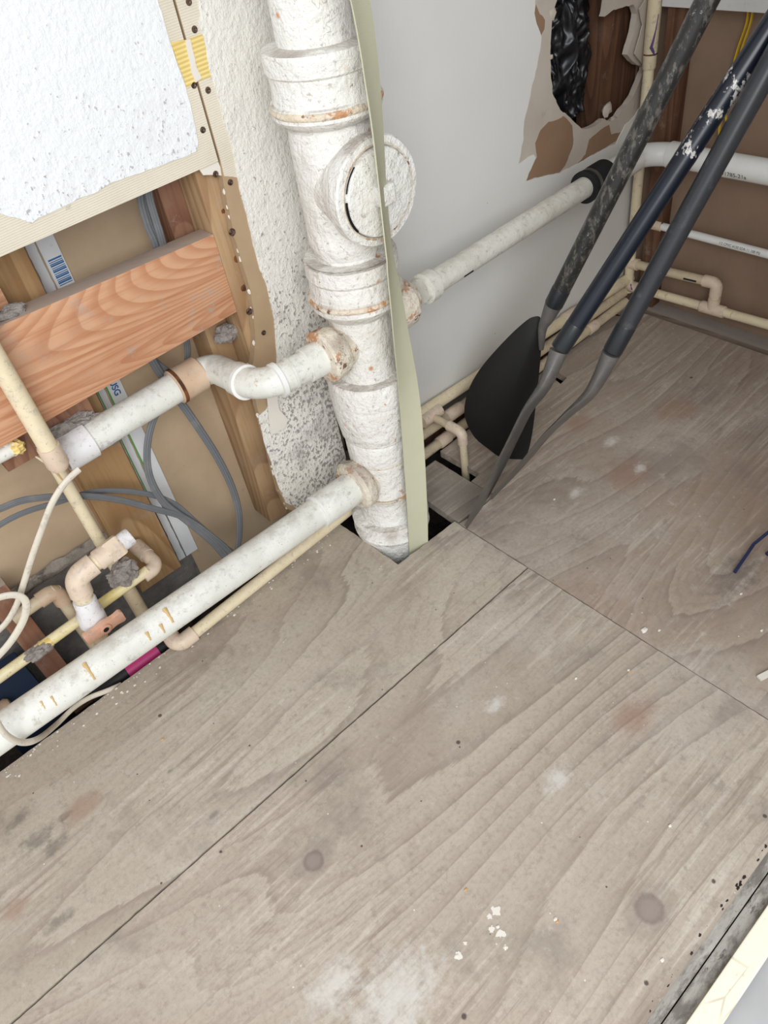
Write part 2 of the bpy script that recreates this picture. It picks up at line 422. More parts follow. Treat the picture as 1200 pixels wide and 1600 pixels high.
def wood(name, c1, c2, scale=6, axis='Z', dust=0.4, dist=7, rough=0.65, dcol=L(168, 160, 152), longax=0, k=70, gr=0.7):
    """longax: axis along which the grain runs"""
    sc = [1.0, 1.0, 1.0]; sc[longax] = 0.16
    m = M(name, c1, rough, 0.25)
    g = m.growth(scale * 0.55, k * 0.32, sc=tuple(sc), detail=1.0, dist=0.1)
    m.mix(m.math('MULTIPLY', m.ramp(g, 0.2, 0.92), m.ramp(g, 1.0, 0.93)), c2, gr)
    sc2 = [1.0, 1.0, 1.0]; sc2[longax] = 0.04
    f = m.noise(150, 5, 0.6, sc=tuple(sc2)); m.mix(m.ramp(f, 0.46, 0.70), c2, 0.5)
    m.mix(m.ramp(m.noise(7, 5, 0.6), 0.45, 0.7), c2, 0.25)
    if dust:
        m.mix(m.ramp(m.noise(22, 8, 0.8, loc=(1, 2, 3)), 0.57, 0.68), dcol, dust)
        m.mix(m.ramp(m.noise(9, 6, 0.7, loc=(4, 2, 3)), 0.52, 0.72), dcol, dust * 0.6)
        m.mix(m.ramp(m.nz(), 0.4, 0.9), dcol, 0.75)
    m.bump(f, 0.25, 0.001)
    return m.m
MAT['fir'] = wood('orange_fir', L(206, 160, 126), L(168, 106, 70), scale=7, axis='Z', dist=5.0, longax=0, dust=0.6, k=420, gr=0.5)
MAT['stud_tan'] = wood('tan_stud', L(180, 150, 114), L(146, 112, 80), scale=9, axis='Y', dist=6, longax=2, dust=0.55)
MAT['stud_mid'] = wood('tan_stud_middle', L(184, 150, 108), L(146, 110, 72), scale=9, axis='X', dist=6, longax=2, dust=0.55)
MAT['stud_red'] = wood('reddish_stud', L(150, 112, 90), L(116, 78, 60), scale=12, axis='X', dist=5, longax=2, dust=0.6)
MAT['stud_dark'] = wood('dark_brown_stud', L(110, 78, 58), L(74, 50, 38), scale=14, axis='Y', dist=4, longax=2, dust=0.2)
MAT['beam_white'] = paper('white_painted_beam', L(208, 206, 204), L(190, 188, 186))
MAT['plate_grey'] = wood('grey_bottom_plate', L(118, 104, 92), L(90, 78, 68), scale=12, axis='Y', dist=4, longax=1, dust=0.3)
m = M('weathered_sill', L(168, 164, 156), 0.85, 0.15)
m.mix(m.ramp(m.noise(45, 7, 0.7, sc=(0.35, 1, 1)), 0.42, 0.58), L(110, 105, 98), 0.85)
m.mix(m.ramp(m.noise(70, 7, 0.75, sc=(0.3, 1, 1), loc=(5, 5, 5)), 0.54, 0.64), L(188, 184, 176), 0.6)
m.mix(m.ramp(m.noise(90, 7, 0.75, sc=(0.4, 1, 1)), 0.56, 0.66), L(70, 64, 60), 0.8)
m.bump(m.noise(60, 5, 0.6, sc=(0.3, 1, 1)), 0.5, 0.004); MAT['sill'] = m.m
m = M('cream_trim_paint', L(246, 238, 214), 0.5, 0.35)
m.mix(m.ramp(m.noise(60, 6, 0.7, sc=(0.4, 1, 1)), 0.6, 0.7), L(196, 160, 104), 0.8)
m.mix(m.math('MULTIPLY', m.ramp(m.voro(9, feat='DISTANCE_TO_EDGE', sc=(0.5, 1.6, 1)), 0.010, 0.004), m.ramp(m.noise(7, 2), 0.5, 0.6)), L(150, 132, 108), 0.4)
m.bump(m.noise(60, 4), 0.2, 0.002); MAT['trim'] = m.m
m = M('landing_grey', L(176, 176, 178), 0.7, 0.2); m.mix(m.ramp(m.noise(12, 4), 0.4, 0.7), L(164, 164, 166), 0.5); MAT['landing'] = m.m
m = M('concrete', L(122, 118, 114), 0.9, 0.1)
m.mix(m.ramp(m.noise(14, 6, 0.65), 0.4, 0.68), L(88, 84, 82), 0.8); m.mix(m.ramp(m.noise(80, 5, 0.7), 0.6, 0.7), L(160, 152, 140), 0.4)
m.bump(m.noise(50, 6, 0.7), 0.7, 0.006); MAT['concrete'] = m.m
m = M('concrete_lip', L(160, 152, 142), 0.9, 0.1); m.mix(m.ramp(m.noise(40, 6, 0.7), 0.45, 0.65), L(96, 88, 80), 0.8)
m.bump(m.noise(70, 6, 0.7), 0.9, 0.008); MAT['lip'] = m.m
m = M('soil', L(66, 60, 56), 0.95, 0.05); m.mix(m.ramp(m.noise(30, 6, 0.7), 0.45, 0.65), L(40, 36, 34), 0.9); m.bump(m.noise(40, 6, 0.7), 0.8, 0.01); MAT['soil'] = m.m
m = M('void_shade_black', L(34, 31, 29), 0.95, 0.05); m.mix(m.ramp(m.noise(20, 5), 0.5, 0.7), L(48, 44, 40), 0.8); MAT['dark'] = m.m  # near-black colour stands in for the shade of voids and gaps

def iron(name, rust, dust=0.75, base=L(232, 230, 224)):
    m = M(name, base, 0.5, 0.35)
    b = m.noise(70, 4, 0.6)
    m.mix(m.ramp(m.noise(12, 5, 0.6), 0.42, 0.72), L(208, 202, 190), 0.5)
    m.mix(m.ramp(m.noise(130, 5, 0.68, loc=(3, 3, 3)), 0.57, 0.70), L(150, 138, 126), 0.6)
    m.mix(m.ramp(m.noise(14, 6, 0.7, loc=(1, 5, 2)), 0.66 - rust, 0.78 - rust), L(208, 190, 160), 0.5)
    m.mix(m.ramp(m.noise(30, 7, 0.72, loc=(6, 5, 2)), 0.665 - rust, 0.72 - rust), L(186, 120, 62), 0.8)
    m.mix(m.ramp(m.noise(42, 6, 0.7, loc=(6.1, 5, 2.2)), 0.70 - rust, 0.75 - rust), L(104, 66, 44), 0.9)
    dusty(m, L(158, 144, 132), 0.15, 0.85, dust)
    cr = m.ramp(m.noise(9, 4, 0.6, loc=(3, 1, 7), dist=1.2), 0.497, 0.503)
    ln = m.math('MULTIPLY', m.math('MULTIPLY', cr, m.math('SUBTRACT', 1.0, cr)), 4.0)
    m.mix(ln, L(128, 116, 106), 0.5)
    m.mix(m.math('MULTIPLY', m.ramp(m.voro(34, loc=(1, 1, 1)), 0.20, 0.05), m.ramp(m.noise(8, 3, loc=(9, 1, 1)), 0.5, 0.6)), L(196, 128, 62), 0.85)
    m.bump(b, 0.9, 0.006); m.bump(m.noise(200, 3), 0.4, 0.0015)
    return m.m
MAT['iron'] = iron('painted_iron', 0.01)
MAT['iron_hub'] = iron('painted_iron_hub', 0.035)
MAT['iron_rust'] = iron('rust_stained_bead', 0.12, 0.6, L(222, 208, 186))
MAT['iron_inlet'] = iron('rust_stained_inlet', 0.12, 0.8, L(224, 214, 196))
MAT['iron_plug'] = iron('painted_plug', -0.06, 0.3)
m = M('rust_line', L(120, 76, 48), 0.85, 0.15); m.mix(m.ramp(m.noise(40, 5), 0.4, 0.6), L(74, 52, 40)); MAT['rust'] = m.m

def plastic(name, base, alt, spots=None, dustc=L(165, 156, 146), rough=0.42, dust=0.6, yl=0.0):
    m = M(name, base, rough, 0.4)
    m.mix(m.ramp(m.noise(16, 5, 0.6), 0.4, 0.75), alt, 0.6)
    if spots: m.mix(m.ramp(m.noise(30, 6, 0.7, loc=(2, 7, 1)), 0.66, 0.72), spots, 0.75)
    if dust: m.mix(m.math('MULTIPLY', m.ramp(m.nz(), 0.3, 0.95), m.ramp(m.noise(45, 6, 0.7), 0.42, 0.68)), dustc, dust)
    m.mix(m.ramp(m.noise(60, 7, 0.78, loc=(4, 4, 4), sc=(1, 1, 1)), 0.54, 0.66), dustc, 0.55 if dust else 0.0)
    if dust: m.mix(m.ramp(m.noise(20, 7, 0.75, loc=(6, 4, 1)), 0.55, 0.70), dustc, 0.5)
    if dust: m.mix(m.ramp(m.noise(190, 4, 0.7), 0.62, 0.70), L(110, 102, 96), 0.55)
    m.bump(m.noise(90, 3), 0.08 if rough < 0.5 else 0.5, 0.001 if rough < 0.5 else 0.003)
    return m.m
MAT['pvc_old'] = plastic('aged_white_drain', L(226, 226, 218), L(204, 202, 192), L(188, 160, 120), dust=0.45)
MAT['pvc_new'] = plastic('clean_white_pvc', L(232, 232, 228), L(220, 220, 216), None, rough=0.25, dust=0.0)
MAT['pvc_painted'] = plastic('painted_white_pipe', L(222, 220, 210), L(200, 196, 184), L(120, 112, 104), dust=0.4, rough=0.6)
MAT['cpvc'] = plastic('cream_cpvc', L(228, 214, 182), L(214, 198, 164), L(186, 152, 108), dust=0.25)
MAT['cpvc_dirty'] = plastic('dirty_cream_cpvc', L(206, 190, 160), L(180, 162, 132), L(150, 118, 84), dust=0.7)
MAT['cpvc_yellow'] = None or plastic('yellow_glued_cpvc', L(230, 218, 178), L(228, 208, 104), L(236, 220, 60), dust=0.3)
MAT['fit'] = plastic('beige_fitting', L(222, 202, 180), L(206, 184, 162), L(184, 150, 112), dust=0.4)
MAT['fit_brown'] = plastic('glue_stained_fitting', L(206, 182, 156), L(186, 150, 120), L(140, 96, 70), dust=0.4)
MAT['fit_white'] = plastic('white_fitting', L(228, 226, 226), L(214, 212, 212), L(180, 176, 172), dust=0.5)
MAT['handle'] = plastic('faded_orange_handle', L(218, 172, 146), L(200, 144, 116), L(170, 110, 86), dust=0.2)
MAT['yellow'] = M('yellow_cable_jacket', L(206, 170, 40), 0.45, 0.4).m
MAT['purple'] = M('purple_primer', L(96, 70, 120), 0.5, 0.3).m
MAT['glue'] = M('amber_glue_drip', L(204, 172, 118), 0.35, 0.5).m
m = M('black_rubber', L(30, 31, 33), 0.6, 0.3); MAT['rubber'] = m.m
MAT['ferrule'] = M('dark_ferrule', L(38, 42, 46), 0.32, 0.5).m
MAT['clamp'] = M('steel_clamp', L(120, 118, 116), 0.4, 0.5, 0.8).m
m = M('scuffed_black_shaft', L(44, 43, 42), 0.34, 0.5)
m.mix(m.ramp(m.noise(95, 6, 0.75, sc=(1, 1, 0.4)), 0.5, 0.62), L(128, 121, 112), 0.55)
m.mix(m.ramp(m.noise(120, 4, 0.7), 0.62, 0.7), L(190, 184, 174), 0.5); m.bump(m.noise(60, 4), 0.25, 0.001); MAT['shaft_scuffed'] = m.m
m = M('navy_shaft', L(24, 29, 40), 0.30, 0.5)
m.mix(m.ramp(m.noise(55, 6, 0.7), 0.66, 0.72), L(150, 150, 148), 0.6); MAT['shaft_navy'] = m.m
m = M('navy_shaft_peeled', L(24, 29, 40), 0.3, 0.5)
m.mix(m.ramp(m.noise(60, 7, 0.72, sc=(1, 1, 0.6)), 0.55, 0.58), L(206, 202, 196), 0.9); MAT['shaft_peeled'] = m.m
m = M('grey_black_shaft', L(50, 51, 55), 0.33, 0.5)
m.mix(m.ramp(m.noise(30, 6, 0.7), 0.55, 0.7), L(92, 92, 94), 0.5); m.mix(m.ramp(m.noise(140, 4, 0.7), 0.68, 0.74), L(180, 178, 174), 0.6); MAT['shaft_grey'] = m.m
m = M('matte_black_blade', L(32, 31, 30), 0.55, 0.3)
m.mix(m.ramp(m.noise(9, 5, 0.6), 0.5, 0.75), L(54, 50, 46), 0.5); m.mix(m.ramp(m.noise(150, 4, 0.7), 0.72, 0.78), L(130, 126, 120), 0.6); MAT['blade'] = m.m
m = M('worn_grey_blade', L(96, 93, 90), 0.42, 0.4)
m.mix(m.ramp(m.noise(26, 6, 0.7), 0.45, 0.7), L(124, 118, 112), 0.55); m.mix(m.ramp(m.noise(120, 4, 0.7), 0.66, 0.72), L(190, 184, 176), 0.6); MAT['blade_grey'] = m.m
m = M('grey_cable', L(108, 110, 113), 0.5, 0.35); m.mix(m.ramp(m.noise(30, 5), 0.5, 0.7), L(132, 130, 127), 0.5); MAT['cable_grey'] = m.m
MAT['cable_white'] = plastic('off_white_cable', L(214, 206, 190), L(196, 186, 168), L(168, 150, 128), dust=0.2)
m = M('green_webbing', L(208, 206, 180), 0.85, 0.15)
w = m.wave(240, 0.5, 1, axis='Z', sc=(1, 1, 1)); m.mix(m.ramp(w, 0.2, 0.9), L(182, 181, 152), 0.6)
m.mix(m.ramp(m.noise(8, 4), 0.4, 0.7), L(190, 188, 160), 0.5); m.bump(w, 0.5, 0.0008); MAT['web'] = m.m
m = M('lint', L(172, 164, 158), 1.0, 0.05); m.mix(m.ramp(m.noise(90, 6, 0.75), 0.4, 0.65), L(126, 118, 114), 0.8); m.bump(m.noise(200, 5, 0.7), 1.0, 0.004); MAT['lint'] = m.m
m = M('black_plastic_sheet', L(18, 19, 22), 0.34, 0.45); m.mix(m.ramp(m.noise(26, 5), 0.6, 0.75), L(60, 62, 66), 0.4); MAT['bag'] = m.m
MAT['magenta'] = M('magenta_sleeve', L(176, 46, 108), 0.4, 0.4).m
MAT['hose'] = M('black_hose', L(24, 24, 26), 0.5, 0.3).m
MAT['navy_block'] = M('navy_plastic', L(36, 48, 70), 0.6, 0.3).m
MAT['blue_rod'] = M('dark_blue_rod', L(38, 46, 82), 0.4, 0.4).m
MAT['white_print'] = M('white_print', L(232, 236, 240), 0.6, 0.2).m
MAT['tape_white'] = paper('white_edge_tape', L(226, 228, 230), L(206, 208, 210))
MAT['blue_ink'] = M('blue_ink', L(60, 110, 160), 0.6, 0.2).m
MAT['green_ink'] = M('green_ink', L(96, 168, 84), 0.6, 0.2).m
MAT['dark_ink'] = M('dark_ink', L(70, 62, 58), 0.6, 0.2).m
MAT['plaster'] = M('white_plaster', L(224, 218, 208), 0.8, 0.15).m
MAT['crumb_tan'] = M('tan_crumb', L(200, 160, 110), 0.8, 0.15).m
m = M('screw_metal', L(110, 92, 80), 0.5, 0.4, 0.6); m.mix(m.ramp(m.noise(300, 3), 0.45, 0.6), L(60, 44, 38)); MAT['screw'] = m.m

# ================================================================== SETTING
T = 0.0127
def xz(pts, y=0.0): return [Vector((p[0], y, p[1])) for p in pts]

# --- floor: three plywood sheets with a square cut-out for the stack
def sheet(name, pts, mat, holes=(), zt=0.0):
    outer = [Vector((p[0], p[1], zt)) for p in pts]
    hs = [[Vector((p[0], p[1], zt)) for p in h] for h in holes]
    return struct(name, slab(outer, 0.0, -0.016, hs, (0, 0, 1)), mat)
fA = jag([(-2.7, -0.402, 0), (-0.862, -0.401, 0), (-0.862, -0.221, 0), (-1.010, -0.218, 0), (-1.013, -0.05, 0), (-2.7, -0.048, 0)], 0.0011, 0.01, axes='xy')
sheet('floor', [(p.x, p.y) for p in fA], MAT['ply_a'])
fB = jag([(-2.7, -1.0, 0), (-0.8615, -1.0, 0), (-0.8615, -0.4045, 0), (-2.7, -0.4055, 0)], 0.0008, 0.01, axes='xy', seed=4)
def clipy(p): return (p.x, max(p.y, -0.941))
front_sheet = sheet('floor', [clipy(p) for p in fB], MAT['ply_b'])
slot = [PZ(*p) for p in ((676, 717), (690, 706), (735, 733), (750, 739), (737, 750))]
hole2 = [PZ(*p) for p in ((861, 588), (868, 580), (886, 590), (876, 600))]
hole3 = [PZ(*p) for p in ((950, 492), (962, 480), (985, 478), (970, 494))]
fC = [(-0.8595, -0.941), (-0.8595, -0.232), (-0.832, -0.236), (-0.757, -0.2335), (-0.757, -0.168), (-0.729, -0.166), (-0.729, -0.052), (0.0, -0.028), (0.0, -0.941)]
fCj = jag([(a, b, 0) for a, b in fC], 0.0008, 0.012, axes='xy', seed=8)
sheet('floor', [clipy(p) for p in fCj], MAT['ply_c'], [[(p.x, p.y) for p in h] for h in (hole2, hole3)])
fD = [(-0.858, -0.2285), (-0.759, -0.2310), (-0.759, -0.16), (-0.757, -0.064), (-0.852, -0.064)]
fDj = jag([(a, b, 0) for a, b in fD], 0.001, 0.01, axes='xy', seed=18)
sheet('floor', [(p.x, p.y) for p in fDj], MAT['ply_d'], [[(p.x, p.y) for p in slot]] if False else ())

# soil and joists under the floor
bm = bmesh.new(); bmesh.ops.create_grid(bm, x_segments=60, y_segments=40, size=1.0)
for v in bm.verts:
    v.co = Vector((v.co.x * 1.5 - 1.2, v.co.y * 0.9 - 0.25, -0.14 + 0.012 * noise.noise(v.co * 9)))
ground = struct('floor_soil', bm, MAT['soil'])
struct('floor_joist', newbox((-2.7, -0.30, -0.13), (0.0, -0.27, -0.017)), MAT['dark'])

# --- left wall: upper painted panel
zb = 0.698
core = slab(xz([(-2.6, zb - 0.004), (-1.0275, zb + 0.001), (-1.0275, 1.5), (-2.6, 1.5)]), 0, T)
wl = struct('wall_left', core, MAT['paper_cream'])
pt = [PY(*p, 0) for p in ((-120, 360), (0, 332), (15, 338), (35, 343), (50, 349), (60, 340), (95, 325), (118, 312), (150, 300), (175, 285), (225, 268), (260, 255), (285, 245), (307, 236), (309, 222), (297, 165), (287, 130), (268, 75), (260, 50), (252, 20), (246, 0), (238, -60))]
pt = [Vector((p.x, 0, p.z)) for p in pt]
pj = jag(pt, 0.0012, 0.006, closed=False, seed=3)
poly = pj + [Vector((pt[-1].x, 0, 1.5)), Vector((-2.6, 0, 1.5)), Vector((-2.6, 0, pt[0].z))]
struct('paint_layer', slab(poly, -0.0014, 0), MAT['stipple_panel'], parent=wl)
def screw(px, py, parent, y=0.0, r=0.0042):
    c = PY(px, py, y)
    b = newlathe(c + Vector((0, 0.001, 0)), (0, -1, 0), [(0, r), (0.0012, r), (0.0022, r * 0.85), (0.0022, r * 0.45), (0.0012, r * 0.15)], seg=16)
    obj('drywall_screw', b, MAT['screw'], parent)
for p in ((303, 133), (317, 203)): screw(*p, wl)

# --- left wall: textured strip between the stud bay and the stack
LS = [PY(*p, 0) for p in ((345, 262), (352, 300), (360, 340), (366, 370), (378, 410), (392, 455), (398, 500), (399, 540), (393, 585), (398, 620), (408, 660), (420, 700), (428, 740), (438, 770), (449, 795))]
LS = [Vector((p.x, 0, p.z)) for p in LS]
left = [Vector((-1.0245, 0, 1.5)), Vector((-1.0245, 0, 0.70))] + jag(LS, 0.0014, 0.007, closed=False, seed=11)
right = [Vector((-1.06, 0, 0.03)), Vector((-0.944, 0, 0.03)), Vector((-0.934, 0, 0.10)), Vector((-0.937, 0, 0.27)), Vector((-0.880, 0, 0.36)), Vector((-0.880, 0, 1.5))]
ws = struct('wall_left', slab(left + right, 0, T), MAT['paper_tan'])
# the taper above stays cream
cr = [Vector((-1.024, 0, 1.5))] + [Vector((-1.024, 0, 0.70))] + [PY(*p, 0) for p in ((350, 275), (362, 276), (375, 278), (372, 262), (360, 200), (345, 160), (330, 100), (318, 40), (312, 0))]
cr = [Vector((p.x, 0, p.z)) for p in cr] + [Vector((-0.955, 0, 1.5))]
struct('taper_paper', slab(cr, -0.0006, 0), MAT['paper_cream'], parent=ws)
PLp = [PY(*p, 0) for p in ((303, -60), (308, 0), (313, 25), (307, 35), (319, 60), (325, 105), (336, 140), (345, 170), (352, 200), (361, 228), (368, 262), (374, 300), (385, 335), (393, 375), (404, 415), (417, 450), (428, 500), (432, 560), (430, 600), (425, 625), (415, 640), (404, 650), (412, 690), (422, 720), (432, 752), (446, 785))]
PLp = [Vector((p.x, 0, p.z)) for p in PLp]
pj = [Vector((PLp[0].x, 0, 1.5))] + jag(PLp, 0.0013, 0.006, closed=False, seed=5)
struct('paint_layer', slab(pj + [Vector((v.x + (0.004 if v.z < .1 else 0), 0, v.z + (0.006 if v.z < .09 else 0))) for v in right], -0.0016, 0), MAT['stipple_strip'], parent=ws)
fl = [PY(*p, -0.004) for p in ((417, 622), (432, 617), (436, 640), (450, 655), (445, 668), (423, 680), (420, 655))]
obj('paper_flap', slab(fl, -0.001, 0.0), MAT['plaster'], ws)
for p in ((295, 3), (304, 46), (325, 141), (360, 285), (412, 520)): screw(*p, ws, -0.0006)
for p in ((363, 363), (390, 487)): screw(*p, ws, -0.0006, 0.0055)
yt = [PY(*p, 0) for p in ((266, 67), (290, 62), (316, 53), (324, 92), (332, 118), (312, 126), (298, 132), (292, 138), (285, 118))]
struct('joint_glue', slab([Vector((p.x, 0, p.z)) for p in yt], -0.0011, -0.0002), MAT['paper_yellow'], parent=wl)
wg = jag([PY(*p, 0) for p in ((289, 62), (296, 60), (302, 85), (306, 105), (314, 122), (304, 128), (297, 108), (293, 85))], 0.0012, 0.004, seed=2)
struct('joint_compound', slab([Vector((p.x, 0, p.z)) for p in wg], -0.0022, -0.0003), MAT['plaster'], parent=wl)
# scrap of tape at the corner of the open bay
sc_ = jag([PY(*p, 0.002) for p in ((310, 262), (341, 252), (349, 275), (338, 273), (318, 274))], 0.001, 0.005, seed=2)
struct('torn_tape', slab([Vector((p.x, 0.002, p.z)) for p in sc_], 0, 0.002), MAT['plaster'], parent=ws)
screw(337, 272, ws, 0.002, 0.0045)

for k, p in enumerate(LS[1:]):
    for q in range(1 + k % 2):
        c = p + Vector((0.004 * noise.noise(p * 300 + Vector((q, 0, 0))) + 0.001, 0.003, 0.014 * q + 0.01 * noise.noise(p * 90)))
        obj('compound_crumb', lump(c, 0.0028 + 0.002 * noise.noise(p * 50 + Vector((q, q, 0))), 0.6, k * 2 + q, 2, (0.8, 0.8, 1.6)), MAT['plaster'], ws)
# --- left wall: smooth grey-white board from the stack to the corner, with the broken hole
def h(px, py): 
    p = PY(px / 2.857 + 780, py / 2.857, 0); return Vector((p.x, 0, p.z))
H1 = [h(*p) for p in ((300, -60), (262, -10), (240, 60), (232, 150), (228, 230), (232, 330), (240, 420), (275, 490), (320, 530), (370, 575), (412, 572), (445, 548), (470, 530), (500, 545), (530, 520), (560, 480), (600, 430), (640, 330), (652, 305), (600, 280), (572, 242), (600, 150), (615, 60), (600, 22), (560, 30), (500, 50), (470, 80), (480, 20), (500, -60))]
H2 = [h(*p) for p in ((90, -60), (160, 0), (155, 60), (165, 110), (187, 165), (178, 230), (165, 300), (145, 380), (130, 450), (108, 540), (105, 620), (85, 730), (150, 690), (160, 705), (115, 808), (180, 790), (270, 770), (330, 740), (400, 700), (470, 662), (520, 640), (560, 560), (600, 520), (640, 460), (660, 400), (665, 200), (668, 60), (660, -10), (600, -60))]
bot = [Vector((-0.80, 0, 0.080)), Vector((-0.4, 0, 0.068)), Vector((-0.004, 0, 0.058))]
outer = [Vector((-0.879, 0, 1.5)), Vector((-0.879, 0, 0.36)), Vector((-0.83, 0, 0.34)), Vector((-0.80, 0, 0.30))] + bot + [Vector((-0.002, 0, 0.45)), Vector((0.0, 0, 1.5))]
wr = struct('wall_left', slab(outer, 0, T, [jag(H1, 0.0025, 0.007, seed=6)]), MAT['paper_torn'])
struct('paint_layer', slab(outer, -0.0016, 0, [jag(H2, 0.0022, 0.007, seed=9)]), MAT['wall_smooth'], parent=wr)
B1 = [h(*p) for p in ((115, 806), (150, 740), (168, 700), (160, 640), (185, 580), (222, 545), (240, 540), (288, 518), (325, 560), (330, 640), (310, 700), (292, 740), (270, 768), (180, 788))]
B2 = [h(*p) for p in ((345, 735), (385, 690), (400, 625), (440, 590), (490, 555), (500, 600), (540, 590), (520, 630), (470, 660), (400, 698))]
B3 = [h(*p) for p in ((165, 20), (180, 60), (205, 90), (200, 130), (186, 160), (168, 110), (158, 60))]
for B, s in ((B1, 1), (B2, 2), (B3, 3)):
    struct('torn_paper', slab(jag(B, 0.0016, 0.006, seed=s), -0.0007, 0), MAT['paper_brown'], parent=wr)
# crumbled gypsum lumps round the hole
for i, (px, py, r) in enumerate(((240, 60, 12), (490, 490, 14), (515, 540, 9), (240, 255, 5), (470, 545, 7), (600, 470, 10))):
    c = h(px, py) + Vector((0, 0.004, 0))
    obj('gypsum_lump', lump(c, r * 0.00095, 0.5, i, 2, (1, 0.5, 1)), MAT['paper_torn'], wr)
fp = [h(*p) for p in ((590, 240), (640, 305), (690, 300), (672, 160), (690, 20), (660, -40), (610, 40), (625, 110))]
obj('torn_flap', slab([p + Vector((0, -0.006, 0)) for p in jag(fp, 0.0018, 0.006, seed=4)], -0.002, 0.0), MAT['paper_torn'], wr)

# --- bay behind the left wall
YB = 0.124
ZLIP = PY(80, 888, YB).z
struct('wall_back', slab([(-2.6, YB, ZLIP), (-1.262, YB, ZLIP), (-1.262, YB, -0.14), (-0.85, YB, -0.14), (-0.85, YB, 1.5), (-2.6, YB, 1.5)], 0, 0.012), MAT['cavity_paper'])
struct('wall_back', newbox((-0.85, YB, -0.1), (0.03, YB + 0.012, 1.5)), MAT['dark'])  # back panel coloured near-black to give the void its shade
st = struct('foundation', newbox((-2.6, YB - 0.002, -0.14), (-1.262, YB + 0.1, ZLIP)), MAT['concrete'])
bm = bmesh.new(); bmesh.ops.create_grid(bm, x_segments=120, y_segments=8, size=1.0)
for v in bm.verts:
    x = -1.95 + v.co.x * 0.62; t = v.co.y
    y = YB - 0.006 + 0.003 * noise.noise(Vector((x * 40, t, 0))) - 0.006 * (1 - t * t)
    v.co = Vector((x, y, ZLIP + t * 0.013 + 0.007 * noise.noise(Vector((x * 30, t * 2, 3)))))
struct('foundation_lip', bm, MAT['lip'], smooth=True)
struct('bottom_plate', newbox((-1.0, 0.002, -0.0155), (0.0, 0.09, 0.022)), MAT['stud_dark'])

# --- end wall
struct('wall_end', newbox((0.012, -1.4, -0.14), (0.03, 0.12, 1.5)), MAT['end_panel'])
a = PX(1010, 477, -0.0); b_ = PX(1200, 531, -0.0)
struct('trim_1', newbox((-0.034, -1.0, 0.0), (0.011, -0.035, 0.012)), MAT['plate_grey'])
# wall on the doorway side, right of the opening, and the ceiling: they shade the corner
struct('wall_front', newbox((-0.86, -1.02, -0.1), (0.03, -0.985, 1.9)), MAT['wall_smooth'])
struct('ceiling', newbox((-1.25, -1.02, 1.9), (0.03, 0.12, 1.92)), MAT['wall_smooth'])

# --- doorway edge at the lower right
struct('trim_2', hexa([(-2.7, -0.9335, -0.006), (-0.86, -0.9335, -0.006), (-0.86, -0.953, -0.004), (-2.7, -0.953, -0.004)],
                      [(-2.7, -0.9335, -0.03), (-0.86, -0.9335, -0.03), (-0.86, -0.953, -0.03), (-2.7, -0.953, -0.03)]), MAT['sill'])
struct('trim_2', newbox((-2.7, -0.9735, -0.03), (-0.86, -0.9545, -0.010)), MAT['sill'])
struct('trim_3', newbox((-2.7, -1.001, -0.05), (-0.86, -0.9725, 0.000)), MAT['trim'], bevel=0.002)
struct('landing', newbox((-2.7, -1.8, -0.08), (-0.86, -1.0, -0.06)), MAT['landing'])

# ================================================================== FRAMING
def single(name, bm, mat, label, cat, group=None, **k):
    return tag(obj(name, bm, mat, None, **k), label, cat, group)

# horizontal blocking board across the bay
a, b, c, d = [PY(*p, T) for p in ((-60, 535), (338, 364), (365, 490), (-60, 735))]
xr = (b.x + c.x) / 2 + 0.001
fr = [Vector((-1.9, T, a.z + (a.z - b.z) * (-1.9 - a.x) / (a.x - b.x))), Vector((xr, T, b.z)), Vector((xr, T, c.z)), Vector((-1.9, T, d.z + (d.z - c.z) * (-1.9 - d.x) / (d.x - c.x)))]
single('blocking_board', hexa(fr, [v + Vector((0, 0.036, 0.0)) for v in fr]), MAT['fir'],
       'wide orange fir board fixed across the open wall bay, dusty along its top edge', 'board', bevel=0.001)
XS = xr + 0.0005
XS0 = XS
single('wall_stud', newbox((XS, T + 0.001, 0.0), (XS + 0.040, YB - 0.002, 1.3)), MAT['stud_tan'],
       'tan vertical stud with nail holes, at the right end of the orange board', 'stud', bevel=0.001)
single('sister_stud', newbox((XS - 0.042, 0.062, 0.0), (XS - 0.0006, YB - 0.001, 0.50)), MAT['stud_tan'],
       'weathered tan stud at the right side of the bay, below the orange board', 'stud', bevel=0.001)
single('sister_stud', newbox((XS - 0.036, 0.070, 0.55), (XS - 0.0006, YB - 0.001, 1.3)), MAT['stud_red'],
       'rough reddish stud at the right side of the bay, above the orange board', 'stud', bevel=0.001)
stud_r = bpy.data.objects['wall_stud']
for px, py, r in ((371, 404, .0055), (381, 450, .0048), (349, 330, .003)):
    c = PY(px, py, T + 0.001); obj('knot_hole', newlathe(c + Vector((0, 0.001, 0)), (0, -1, 0), [(0, r * 1.15), (0.0011, r * 1.15), (0.0013, r * .7)], seg=14, wob=0.001), MAT['rust'], stud_r)
ms0 = PY(128, 760, 0.086).x; ms1 = PY(192, 700, 0.086).x
single('wall_stud', newbox((ms0, 0.086, 0.02), (ms1, YB - 0.001, 1.3)), MAT['stud_mid'],
       'tan vertical stud in the back of the bay, passing behind the capped white drain', 'stud', bevel=0.001)
